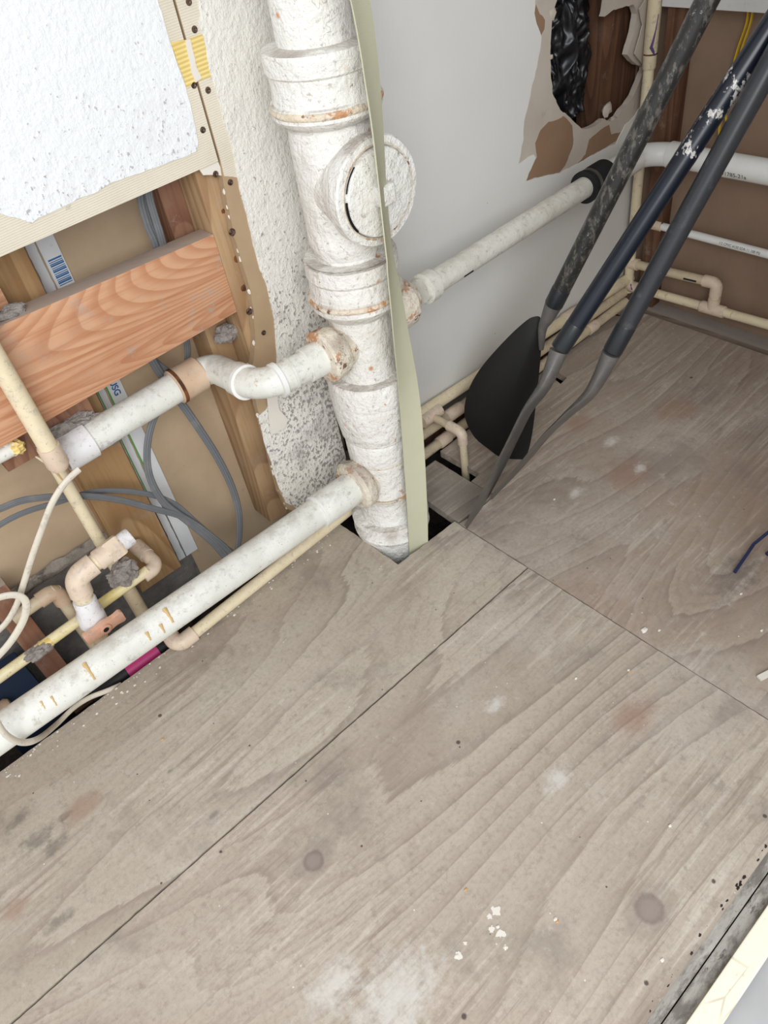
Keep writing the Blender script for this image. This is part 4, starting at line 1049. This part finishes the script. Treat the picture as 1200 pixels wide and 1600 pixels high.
# stub of white pipe at the left edge
a = PY(-60, 740, 0.03); b = PY(22, 697, 0.03)
w_ = thing('capped_pipe_stub', 'white pipe end smeared with yellow glue, at the left edge under the orange board', 'pipe', a)
obj('pipe', newtube([a, b], 0.0125, seg=24), MAT['pvc_old'], w_)
obj('glue_blob', lump(b + Vector((0.002, -0.004, 0.0)), 0.0125, 0.4, 3, 3, (0.9, 1, 1)), MAT['paper_yellow'], w_)
obj('putty', lump(b + Vector((-0.006, 0.004, 0.002)), 0.0145, 0.4, 8, 3, (0.9, 1, 1)), MAT['plaster'], w_)

# valve assembly
yv = -0.040
va = thing('ball_valve', 'beige ball valve with a faded orange handle and an upturned threaded white end', 'valve', PY(150, 985, yv))
pe = PY(203, 838, yv); pk = PY(117, 903, yv); pv = PY(152, 985, yv); pk.z -= 0.0
ph0 = pe.lerp(pk, 0.10); ph1 = pe.lerp(pk, 0.42)
dA = (pk - pe).normalized(); dB = (pv - pk).normalized()
obj('threaded_end', newtube([pe + dA * 0.03, pe, pe - dA * 0.002], [0.0145, 0.0145, 0.0135], seg=28, hollow=0.75), MAT['fit_white'], va)
obj('hex_nut', newtube([pe + dA * 0.017, pe + dA * 0.020, pe + dA * 0.040, pe + dA * 0.043], [0.0175, 0.0190, 0.0190, 0.0175], seg=6), MAT['fit'], va, autosm=20)
obj('adapter', newtube([pe + dA * 0.040, pe + dA * 0.044, pe + dA * 0.060, pe + dA * 0.062], [0.0165, 0.017, 0.017, 0.015], seg=28), MAT['fit'], va)
obj('pipe', newtube([pe + dA * 0.055, pk - dA * 0.015], 0.0138, seg=28), MAT['cpvc'], va)
fitting([pk - dA * 0.034, pk, pk + dB * 0.034], 0.0178, 0.020, MAT['fit'], va)
obj('pipe', newtube([pk + dB * 0.03, pk + dB * 0.055], 0.0138, seg=28), MAT['cpvc'], va)
Lb = (pv - pk).length
obj('valve_body', newtube([pk + dB * 0.046, pk + dB * 0.049, pk + dB * 0.068, pk + dB * 0.075, pk + dB * 0.098, pk + dB * 0.104, pk + dB * 0.118], [0.0165, 0.018, 0.018, 0.021, 0.022, 0.018, 0.017], seg=32), MAT['fit_white'], va)
hc = PY(167, 984, yv - 0.030); 
obj('stem_ring', newlathe(hc + Vector((0, 0.028, 0)), (0, -1, 0), [(0, 0.013), (0.014, 0.013), (0.015, 0.0105), (0.024, 0.0105)], seg=28), MAT['fit'], va)
h1_ = PY(135, 1003, yv - 0.036); h2_ = PY(194, 962, yv - 0.036)
bm = bmesh.new(); hd = (h2_ - h1_).normalized(); hn = Vector((0, -1, 0)); hu = hd.cross(hn).normalized(); Lh = (h2_ - h1_).length / 2; hm = (h1_ + h2_) / 2
pr2 = []
for k in range(-10, 11):
    u = k / 10; hw_ = 0.0112 - 0.0030 * (1 - math.exp(-((u) * 3) ** 2)) + 0.003 * max(0, abs(u) - 0.55) / 0.45
    if abs(u) > 0.93: hw_ *= 0.75
    pr2.append((u * Lh, hw_))
A_ = [hm + hd * x + hu * y for x, y in pr2] + [hm + hd * x - hu * y for x, y in reversed(pr2)]
obj('handle', slab(A_, 0, 0.010, (), (0, 1, 0)), MAT['handle'], va, bevel=0.0012)
obj('handle_hole', newlathe(hm + Vector((0, 0.0, 0)), (0, -1, 0), [(-0.002, 0.009), (0.0032, 0.009), (0.0036, 0.008), (0.0036, 0.0048), (-0.001, 0.0042)], seg=24), MAT['handle'], va)
obj('screw_recess', newlathe(hm + Vector((0, 0.0, 0)), (0, -1, 0), [(0.0, 0.0046), (0.0030, 0.0046)], seg=20), MAT['rubber'], va)
obj('outlet', newtube([pk + dB * 0.11, pk + dB * 0.16], 0.0125, seg=24), MAT['cpvc_dirty'], va)

# yellow-glued pipe
yy = 0.004
a = PY(-70, 1108, yy); b = PY(231, 891, yy); e = PY(247, 884, yy)
yp = thing('yellow_glued_pipe', 'cream pipe streaked with yellow glue, passing behind the valve to an elbow', 'water pipe', a.lerp(b, .5))
obj('pipe', newtube([a, b], 0.0092, seg=24), MAT['cpvc_yellow'], yp)
dY = (b - a).normalized()
tt = e + Vector((-0.004, 0.062, 0.008))
fitting([e - dY * 0.030, e, tt], 0.0122, 0.014, MAT['fit'], yp)
obj('collar', newtube([tt + (tt - e).normalized() * -0.03, tt + (tt - e).normalized() * 0.004], 0.0138, seg=24), MAT['fit'], yp)
obj('glue_patch', newtube([PY(64, 1012, yy) + Vector((0, -.001, .001)), PY(80, 1001, yy) + Vector((0, -.001, .001))], 0.0094, seg=16), MAT['paper_yellow'], yp)
# short dirty branch: elbow and drop on the left
yb_ = 0.05
a = PY(20, 968, yb_); b = PY(86, 922, yb_); c = PY(150, 1022, yb_)
c = Vector((b.x + 0.002, b.y - 0.004, -0.02))
db = thing('elbow_branch', 'dirty beige pipe elbow turning down behind the yellow-glued pipe', 'water pipe', b)
obj('pipe', newtube([a, b], 0.0105, seg=24), MAT['cpvc_dirty'], db)
obj('pipe', newtube([b, c], 0.0105, seg=24), MAT['cpvc_dirty'], db)
fitting([b + (a - b).normalized() * 0.030, b, b + (c - b).normalized() * 0.030], 0.0135, 0.016, MAT['fit_brown'], db)
cz = b + (c - b).normalized() * 0.078
obj('glue_ring', newtube([cz, cz + (c - b).normalized() * 0.010], 0.0116, seg=24), MAT['paper_yellow'], db)
# rusty stub at far left bottom
a = PY(12, 1110, 0.03)
single('beige_pipe_end', newtube([a + Vector((-.1, 0, 0)), a + Vector((0.004, 0, -0.002)), a + Vector((0.010, 0, -0.002))], [0.022, 0.022, 0.018], seg=28), MAT['fit_brown'],
       'glue-stained beige pipe end at the left edge, just behind the thick white drain', 'pipe')
p = PY(10, 1060, 0.06)
single('navy_block', newbox((p.x - 0.06, 0.05, -0.13), (p.x + 0.034, 0.084, p.z + 0.02)), MAT['navy_block'],
       'dark navy block behind the short reddish stud at the left edge', 'block', bevel=0.002)

# CPVC pipe lying along the floor edge
zf = 0.0135
a = PZ(560, 785, zf + 0.01); b = PZ(286, 1003, zf)
fp_ = thing('floor_edge_pipe', 'cream pipe with a beige elbow, lying along the plywood edge below the thick white drain', 'water pipe', a.lerp(b, .5))
obj('pipe', newtube([a, b], 0.0112, seg=28), MAT['cpvc'], fp_)
dF = (b - a).normalized(); e = b + dF * 0.012
fitting([e - dF * 0.036, e, e + Vector((0.004, 0.040, 0.006))], 0.0148, 0.018, MAT['fit'], fp_)

# pipes along the foot of the smooth wall
def wallrun(name, p0, p1, y, r, mat, label, rings=(), ringmat=None, over=0.02):
    a = PY(*p0, y); b = PY(*p1, y); d = (b - a).normalized()
    t = thing(name, label, 'water pipe', a.lerp(b, .5))
    obj('pipe', newtube([a - d * over, b + d * over], r, seg=24), mat, t)
    for f0, f1 in rings:
        obj('coupling', newtube([a.lerp(b, f0), a.lerp(b, f0 + .004), a.lerp(b, f1 - .004), a.lerp(b, f1)], [r * 1.12, r * 1.22, r * 1.22, r * 1.12], seg=24), ringmat or mat, t)
    return t, a, b, d
wallrun('wall_foot_pipe', (655, 648), (962, 448), -0.022, 0.0125, MAT['cpvc'], 'upper of the three cream pipes along the foot of the smooth white wall', ((0.70, 0.78),), MAT['fit'], 0.06)
wallrun('wall_foot_pipe', (664, 676), (955, 470), -0.030, 0.0118, MAT['cpvc_dirty'], 'middle of the three cream pipes along the foot of the smooth white wall, mottled brown', ((0.10, 0.17), (0.72, 0.79)), MAT['fit'], 0.05)
wallrun('wall_foot_pipe', (668, 706), (962, 483), -0.042, 0.0112, MAT['cpvc_dirty'], 'lowest and dirtiest of the three cream pipes along the foot of the smooth wall', ((0.05, 0.10), (0.83, 0.88)), MAT['fit'], 0.04)
# drop pipe into the floor slot
y0 = -0.036; a = PY(690, 662, y0 - 0.012); e = PY(722, 676, -0.122)
e2 = Vector((a.x, -0.092, a.z + 0.002)); 
dr = thing('drop_pipe', 'short cream branch with an elbow dropping into the floor slot beside the black blade', 'water pipe', (e.x, e.y, 0))
st_ = Vector((e.x - 0.003, y0, e.z + 0.004))
obj('tee', newtube([st_ + Vector((-0.026, 0, 0)), st_ + Vector((0.026, 0, 0))], 0.0140, seg=24), MAT['fit'], dr)
obj('pipe', newtube([st_, e], 0.0082, seg=24), MAT['cpvc_dirty'], dr)
obj('pipe', newtube([e, (e.x, e.y, -0.1)], 0.0082, seg=24), MAT['cpvc'], dr)
fitting([e.lerp(st_, 0.42), e, e + Vector((0, 0, -0.028))], 0.0108, 0.012, MAT['fit'], dr)

# corner vertical pipe
cx0 = PX(1022, 60, -0.02)
cv = thing('corner_water_pipe', 'cream vertical water pipe in the far corner with purple primer runs at its coupling', 'water pipe', (-0.028, -0.020, 0.1))
cxy = Vector((-0.026, PX(990, 325, -0.026).y, 0)); cxy2 = Vector((-0.026, PX(1022, 60, -0.026).y, 0))
Y0_ = (cxy.y + cxy2.y) / 2
obj('pipe', newtube([(-0.026, Y0_, 0.04), (-0.026, Y0_, 1.3)], 0.0112, seg=28), MAT['cpvc'], cv)
zc = PX(1018, 108, -0.026).z
obj('coupling', newtube([(-0.026, Y0_, zc), (-0.026, Y0_, zc + 0.003), (-0.026, Y0_, 1.0)], [0.0122, 0.0138, 0.0138], seg=28), MAT['cpvc'], cv)
zp = PX(1020, 75, -0.026).z
pts = [Vector((-0.026 + 0.0140 * math.cos(a), Y0_ + 0.0140 * math.sin(a), zp + dz)) for a, dz in ((math.radians(250), -0.012), (math.radians(235), -0.004), (math.radians(215), 0.004), (math.radians(225), 0.014), (math.radians(240), 0.035), (math.radians(250), 0.06))]
obj('primer_run', newtube(pts, [0.0008, 0.0026, 0.0032, 0.0022, 0.0012, 0.0008], seg=8), MAT['purple'], cv)
pts = [Vector((-0.026 + 0.0138 * math.cos(math.radians(a)), Y0_ + 0.0138 * math.sin(math.radians(a)), zp - 0.010)) for a in range(150, 300, 12)]
obj('primer_ring', newtube(pts, 0.0014, seg=8), MAT['rust'], cv)

# pipes along the end wall
def endrun(name, pts, x, r, mat, label):
    P_ = [PX(*p, x) for p in pts]
    t = thing(name, label, 'water pipe', P_[0]); return t, P_
t, P_ = endrun('thin_white_pipe', ((1012, 348), (1030, 352), (1260, 413)), -0.016, 0.0, None, 'thin white water pipe with printed lettering, below the large white pipe on the end wall')
obj('pipe', newtube([P_[0], P_[0] + (P_[2] - P_[0]) * ((-0.97 - P_[0].y) / (P_[2].y - P_[0].y))], 0.0088, seg=24), MAT['pvc_new'], t)
obj('elbow', newtube([P_[0] + (P_[2] - P_[0]).normalized() * -0.02, P_[1] + (P_[2] - P_[0]).normalized() * 0.008], 0.0122, seg=24), MAT['fit'], t)
dd_ = (P_[2] - P_[0]).normalized(); cc = P_[0].lerp(P_[2], 0.56)
obj('printed_code', text_bm('CRESLINE  PVC 1120  SDR 13.5', 0.0095, cyl_map(cc + dd_ * 0.0, dd_, 0.0088, math.radians(-12)), 0.0002), MAT['dark_ink'], t) if False else None
pr_ = text_bm('1/2 CPVC 4120 SDR-11 100 PSI', 0.0072, cyl_map(P_[0].lerp(P_[2], 0.62), dd_, 0.0088, math.radians(10)), 0.0002)
obj('printed_code', pr_, MAT['dark_ink'], t)

xz_ = -0.026
U = [PX(*p, xz_) for p in ((985, 411), (1100, 437), (1113, 440), (1112, 482))]
t = thing('end_wall_loop_pipe', 'cream water pipe stepping down through an elbow and a tee, low across the end wall', 'water pipe', U[2])
U[2].z = U[1].z + (U[1].z - U[0].z) / (U[1] - U[0]).length * (U[2] - U[1]).length
LA = PX(985, 447, xz_); LB = PX(1260, 524, xz_); dl_ = (LB - LA).normalized(); LBX = LA + dl_ * ((-0.97 - LA.y) / dl_.y)
Tn = PX(1113, 486, xz_); tpos = LA + dl_ * (Tn - LA).dot(dl_)
e = Vector((xz_, tpos.y, U[1].z - 0.0))
rp = 0.0105
obj('pipe', newtube([U[0], e], rp, seg=24), MAT['cpvc_dirty'], t)
obj('pipe', newtube([e, tpos], rp, seg=24), MAT['cpvc'], t)
obj('pipe', newtube([LA, LBX], rp, seg=24), MAT['cpvc'], t)
du = (e - U[0]).normalized()
fitting([e - du * 0.032, e, e + Vector((0, 0, -0.030))], rp * 1.28, 0.012, MAT['fit'], t)
obj('tee', newtube([tpos - dl_ * 0.030, tpos - dl_ * 0.028, tpos + dl_ * 0.028, tpos + dl_ * 0.030], [rp * 1.15, rp * 1.3, rp * 1.3, rp * 1.15], seg=28), MAT['fit'], t)
obj('tee_neck', newtube([tpos, tpos + Vector((0, 0, 0.028))], rp * 1.28, seg=28), MAT['fit'], t)
obj('coupling', newtube([U[0], U[0] + du * 0.022], rp * 1.3, seg=28), MAT['fit'], t)
obj('coupling', newtube([LA, LA + dl_ * 0.03], rp * 1.3, seg=28), MAT['fit'], t)
obj('primer_run', newtube([LA + dl_ * 0.006 + Vector((-0.008, 0, 0.010)), LA + dl_ * 0.014 + Vector((-0.0135, 0, 0.0))], 0.0022, seg=8), MAT['purple'], t)
for k, f in enumerate((0.13, 0.19, 0.24, 0.62)):
    c = LA.lerp(LB, f)
    obj('glue_run', newtube([c + Vector((-rp * .4, 0, rp * .95)), c + Vector((-rp * .9, 0.001, rp * .5)), c + Vector((-rp * 1.02, 0, -rp * .1))], [0.0012, 0.0009, 0.0007], seg=8), MAT['glue'], t)
obj('black_smudge', newtube([U[0].lerp(e, 0.66) + Vector((-rp * .96, 0, -rp * .1)), U[0].lerp(e, 0.80) + Vector((-rp * .97, 0, -rp * .1))], 0.0022, seg=8), MAT['rubber'], t)

# ================================================================== CABLES
def cable(pts, r, mat, label, group=None, flat=0.45, up0=None, seg=12, name='electric_cable', cat='cable', sub=8, **k):
    return single(name, newtube(subdiv_path(pts, sub), r, seg=seg, flat=flat, up0=up0, **k), mat, label, cat, group)
yc = 0.060
cable([PY(225, 270, 0.050), PY(222, 310, 0.052), PY(232, 350, 0.054), PY(246, 385, 0.056), PY(260, 450, 0.078), PY(262, 520, 0.078)], 0.0075, MAT['cable_grey'], 'flat grey cable dropping behind the orange board, left of its pair', flat=0.42, face=(0, -1, 0), ridge=1, seg=30)
cable([PY(228, 270, 0.040), PY(234, 310, 0.040), PY(244, 345, 0.042), PY(253, 375, 0.044), PY(272, 450, 0.078), PY(291, 530, 0.076), PY(293, 560, 0.076), PY(290, 575, 0.08)], 0.0058, MAT['cable_grey'], 'thin grey cable dropping behind the orange board, right of its pair', flat=0.42, face=(0, -1, 0), ridge=1, seg=30)
# looped pair below the board
cable([PY(228, 540, 0.078), PY(242, 570, 0.072), PY(262, 600, 0.072), PY(285, 632, 0.070), PY(310, 668, 0.066), PY(340, 715, 0.060), PY(362, 760, 0.054), PY(373, 800, 0.046), PY(374, 840, 0.036), PY(368, 870, 0.02)], 0.0070, MAT['cable_grey'], 'flat grey cable curving down the right side of the bay towards the thick drain', flat=0.42, face=(0, -1, 0), ridge=1, seg=30)
cable([PY(234, 560, 0.080), PY(280, 600, 0.068), PY(262, 622, 0.048), PY(240, 655, 0.042), PY(230, 700, 0.040), PY(234, 745, 0.040), PY(256, 785, 0.040), PY(290, 812, 0.034), PY(330, 845, 0.022), PY(352, 870, 0.01)], 0.0066, MAT['cable_grey'], 'flat grey cable looping down over the printed white edge tape', flat=0.42, face=(0, -1, 0), ridge=1, seg=30)
cable([PY(-40, 812, 0.02), PY(0, 795, 0.022), PY(45, 780, 0.026), PY(120, 775, 0.030), PY(180, 780, 0.034), PY(240, 795, 0.036), PY(290, 810, 0.034), PY(340, 845, 0.020), PY(362, 866, 0.008)], 0.0058, MAT['cable_grey'], 'upper grey cable sweeping in from the left edge across the tan stud', flat=0.45, face=(0, -1, 0), ridge=1, seg=30)
cable([PY(-40, 850, 0.034), PY(0, 820, 0.036), PY(40, 800, 0.038), PY(90, 785, 0.042), PY(150, 768, 0.044), PY(220, 770, 0.046), PY(270, 786, 0.046), PY(305, 815, 0.036), PY(345, 850, 0.020), PY(372, 868, 0.008)], 0.0050, MAT['cable_grey'], 'lower grey cable from the left edge, crossing under the other and over the tan stud', flat=0.45, face=(0, -1, 0), ridge=1, seg=30)
# off-white cables
cable([PY(124, 733, -0.050), PY(102, 754, -0.052), PY(82, 785, -0.052), PY(66, 825, -0.050), PY(50, 870, -0.046), PY(36, 915, -0.038), PY(26, 945, -0.030), PY(8, 975, -0.025), PY(-30, 1010, -0.02)], 0.0050, MAT['cable_white'], 'off-white cable with a cut end, curving down in front of the grey cables', flat=0.7)
cable([PY(-30, 945, -0.05), PY(0, 933, -0.054), PY(25, 930, -0.056), PY(40, 940, -0.058), PY(38, 965, -0.058), PY(22, 995, -0.056), PY(0, 1022, -0.052), PY(-30, 1050, -0.048)], 0.0056, MAT['cable_white'], 'off-white flat cable loop at the left edge above the yellow-glued pipe', flat=0.55)
dq = ZL0 + dirL * ((PY(40, 1115, -0.128) - ZL0).dot(dirL))
def around(a, off): 
    a = math.radians(a); return ZL0 + dirL * ((PY(*off, -0.128) - ZL0).dot(dirL)) + Vector((0, -math.cos(a), math.sin(a))) * (RL + 0.0042)
cable([PZ(188, 1070, -0.012), PZ(168, 1079, 0.004), PZ(140, 1090, 0.012), PZ(115, 1106, 0.022), PZ(88, 1132, 0.04)] + [PY(60, 1154, -0.150), PY(35, 1160, -0.168), PY(12, 1150, -0.176), PY(-4, 1128, -0.172), PY(-14, 1095, -0.155), PY(-40, 1060, -0.12)],
      0.0048, MAT['cable_white'], 'off-white cable from the floor gap, looping under the lower end of the thick drain', flat=0.7)
# yellow cable on the end wall
cable([PX(1170, -20, -0.004), PX(1168, 30, -0.004), PX(1152, 80, -0.004), PX(1140, 130, -0.004), PX(1130, 180, -0.004), PX(1124, 205, -0.006), PX(1128, 240, -0.006)], 0.0042, MAT['yellow'], 'yellow cable hanging on the end wall, seen left between the dark shafts', flat=0.42, face=(0, -1, 0), ridge=1, seg=30)
cable([PX(1180, -20, -0.006), PX(1174, 30, -0.006), PX(1158, 80, -0.007), PX(1143, 140, -0.007), PX(1134, 175, -0.007), PX(1140, 215, -0.006), PX(1144, 240, -0.006)], 0.0036, MAT['yellow'], 'second yellow cable close to the right of the first on the end wall', flat=0.42, face=(0, -1, 0), ridge=1, seg=30)

# magenta sleeve and black hose under the drain
a = PZ(246, 1016, -0.028); b = PZ(198, 1050, -0.028); d_ = (b - a).normalized()
hs = thing('wrapped_hose', 'black hose with a magenta sleeve, half hidden under the thick drain', 'hose', a.lerp(b, .5))
obj('hose', newtube([a - d_ * 0.02, b + d_ * 0.07], 0.022, seg=28), MAT['hose'], hs)
obj('sleeve', newtube([a, b], 0.024, seg=28), MAT['magenta'], hs)
obj('collar', newtube([a - d_ * 0.022, a - d_ * 0.001], 0.0175, seg=28), MAT['cpvc_yellow'], hs)

# ================================================================== PRINTED EDGE TAPES on the back panel
def tape(name, pts, y, label, mat=MAT['tape_white'], cat='tape'):
    P_ = [Vector(PY(*p, y)) for p in pts]
    t = thing(name, label, cat, P_[0])
    obj('strip', slab(P_, -0.0012, 0.0), mat, t); return t
yt_ = YB - 0.0012
xA = PY(66, 372, yt_).x; xB = PY(84, 363, yt_).x
xA = PY(88, 446, yt_).x; xB = PY(115, 437, yt_).x
tp = thing('printed_edge_tape', 'white tape with blue bars and lettering on the back of the bay, beside the stud', 'tape', (xA, yt_, 0.0))
obj('strip', newbox((xA, yt_ - 0.0012, 0.0), (xB, yt_, 1.2)), MAT['tape_white'], tp)
zb0 = PY(95, 446, yt_).z; zb1 = PY(78, 408, yt_).z
for k in range(14):
    z = zb0 + (zb1 - zb0) * k / 13; hgt = (0.0010, 0.0022, 0.0014)[k % 3]
    obj('bar', newbox((xA + 0.004, yt_ - 0.0018, z), (xB - 0.002, yt_ - 0.0011, z + hgt)), MAT['blue_ink'], tp)
cU = Vector(((xA + xB) / 2, yt_ - 0.0012, PY(187, 601, yt_).z)); 
obj('lettering', text_bm('USG', 0.0155, lambda x, y, h_: cU + Vector((y * 1.0, -h_ - 0.0002, -x * 1.0)), 0.0003, 0.0004), MAT['blue_ink'], tp)
cG = Vector(((xA + xB) / 2, yt_ - 0.0012, PY(194, 616, yt_).z - 0.004))
obj('lettering', text_bm('SHEETROCK', 0.013, lambda x, y, h_: cG + Vector((y * 1.0, -h_ - 0.0002, -x * 1.0 - 0.05)), 0.0003), MAT['green_ink'], tp) if False else None
obj('green_edge', newbox((xA, yt_ - 0.0018, 0.22), (xA + 0.0022, yt_ - 0.0011, 0.49)), MAT['green_ink'], tp)
tp2 = thing('worn_edge_tape', 'narrow worn white tape beside the tan stud, torn along its length', 'tape', (xA - 0.02, yt_, 0.0))
xC = PY(50, 392, yt_).x; xC = xA - 0.0165
sj = jag([Vector((xC, yt_, 0.0)), Vector((xA - 0.0025, yt_, 0.0)), Vector((xA - 0.0025, yt_, 1.2)), Vector((xC, yt_, 1.2))], 0.0011, 0.008, seed=31)
obj('strip', slab(sj, -0.001, 0), MAT['tape_white'], tp2)
obj('green_edge', newbox((xC + 0.001, yt_ - 0.0016, 0.18), (xC + 0.0028, yt_ - 0.0009, 0.47)), MAT['green_ink'], tp2)

# ================================================================== LINT, CRUMBS, SMALL THINGS
def lint(c, r, sc, label, seed):
    single('lint_clump', lump(c, r, 0.42, seed, 4, sc, 1.25), MAT['lint'], label, 'lint')
lint(PY(193, 896, 0.000), 0.022, (1.1, 0.8, 1.0), 'fluffy grey lint clump caught behind the beige valve elbow', 1)
lint(PY(105, 672, 0.046), 0.022, (2.1, 0.5, 0.7), 'grey lint lying on top of the capped drain end', 2)
lint(PY(355, 520, 0.045), 0.018, (1.3, 0.7, 0.8), 'grey lint stuck under the right end of the orange board', 3)
lint(PY(60, 1018, 0.0), 0.014, (1.6, 0.8, 0.8), 'brown-grey lint on the yellow-glued pipe', 4)
lint(PY(12, 492, 0.03) , 0.016, (1.5, 0.7, 0.6), 'grey lint at the left end of the board top', 5)
lint(PY(170, 690, 0.060), 0.014, (2.4, 0.5, 0.6), 'grey lint hanging under the capped drain', 6)
# blue rod and white strip at the right edge
p = [PZ(1148, 894, 0.004), PZ(1178, 850, 0.012), PZ(1200, 832, 0.020), PZ(1232, 812, 0.024)]
single('blue_temple_rod', newtube(fillet(p, 0.01), [0.0028] * len(fillet(p, 0.01)), seg=14), MAT['blue_rod'],
       'dark blue bent rod resting on the plywood at the right edge', 'rod')
p = [PZ(1198, 866, 0.006), PZ(1230, 845, 0.010)]
single('blue_temple_rod', newtube(p, 0.0035, seg=14), MAT['blue_rod'], 'tip of a second dark blue rod at the right edge, just below the bent one', 'rod')
a = PZ(1186, 1060, 0.003); b = PZ(1230, 1038, 0.003); n_ = (b - a).normalized(); s_ = Vector((-n_.y, n_.x, 0)) * 0.0045
single('white_strip', slab([a - s_, b - s_, b + s_, a + s_], -0.002, 0.002, (), (0, 0, 1)), MAT['plaster'], 'end of a flat white strip lying on the plywood at the right edge', 'strip')

def crumb(px, py, r, mat, label, group, k, flat=0.45):
    c = PZ(px, py, r * flat * 0.7)
    single('plaster_crumb', lump(c, r, 0.5, k * 3.1, 2, (1.2, 0.9, flat)), mat, label, 'crumb', group)
crumb(1007, 984, 0.0055, MAT['plaster'], 'white crumbly plaster bit on the seam near the right side', None, 1)
pc = [(1158, 928), (982, 1047), (900, 1060), (778, 1448), (790, 1481), (714, 1494), (1190, 985), (1030, 985), (866, 780), (1047, 1290), (868, 1436), (1035, 1500)]
for k, (px, py) in enumerate(pc):
    crumb(px, py, 0.0022, MAT['plaster'], 'tiny pale plaster crumb lying loose on the plywood floor', 'tiny pale plaster crumbs on the plywood', 5 + k, 0.5)
for k, (px, py) in enumerate(((867, 1437), (724, 1387), (980, 1046), (250, 1152))):
    crumb(px + 4, py + 3, 0.0020, MAT['crumb_tan'], 'tiny tan wood crumb lying loose on the plywood floor', 'tiny tan crumbs on the plywood', 25 + k, 0.5)
# white paint smears on the front sheet
def smear(px, py, r, seed, n=14):
    c = PZ(px, py, 0)
    pts = [c + Vector((math.cos(a) * r * (0.6 + 0.8 * abs(noise.noise(Vector((math.cos(a) * 1.5 + seed, math.sin(a) * 1.5, seed))) * 2)), math.sin(a) * r * (0.6 + 0.8 * abs(noise.noise(Vector((math.sin(a) * 1.5 + seed, math.cos(a), seed))) * 2)), 0)) for a in [2 * math.pi * i / n for i in range(n)]]
    return slab(pts, 0.0, 0.0005, (), (0, 0, 1))
bm = None
for k, (px, py, r) in enumerate(((775, 1425, 0.009), (768, 1452, 0.007), (782, 1458, 0.008), (790, 1480, 0.006), (716, 1492, 0.008), (727, 1474, 0.004), (765, 1432, 0.005))):
    obj('plaster_splash', smear(px, py, r * 0.6, k * 2.3, 22), MAT['plaster'], front_sheet)

bm = bmesh.new()
for k in range(90):
    x = -1.33 + 0.36 * random.random(); r = 0.0012 + 0.0022 * random.random()
    b2 = lump((x, -0.9345 - 0.004 * random.random(), -0.001), r, 0.5, k, 1, (1.6, 0.8, 0.5)); me = bpy.data.meshes.new('t'); b2.to_mesh(me); b2.free(); bm.from_mesh(me); bpy.data.meshes.remove(me)
o = single('edge_grit', bm, MAT['soil'], 'dark grit packed along the plywood edge beside the weathered sill', 'grit'); o['kind'] = 'stuff'
bm = bmesh.new()
for k in range(160):
    x = -1.95 + 0.9 * random.random(); r = 0.0008 + 0.0016 * random.random() ** 2
    b2 = lump((x, -0.052 - 0.03 * random.random() ** 2, 0.0004), r, 0.5, k, 1, (1.3, 0.9, 0.6)); me = bpy.data.meshes.new('t'); b2.to_mesh(me); b2.free(); bm.from_mesh(me); bpy.data.meshes.remove(me)
o = single('plaster_grit', bm, MAT['plaster'], 'fine pale grit strewn on the plywood edge below the thick drain', 'grit'); o['kind'] = 'stuff'
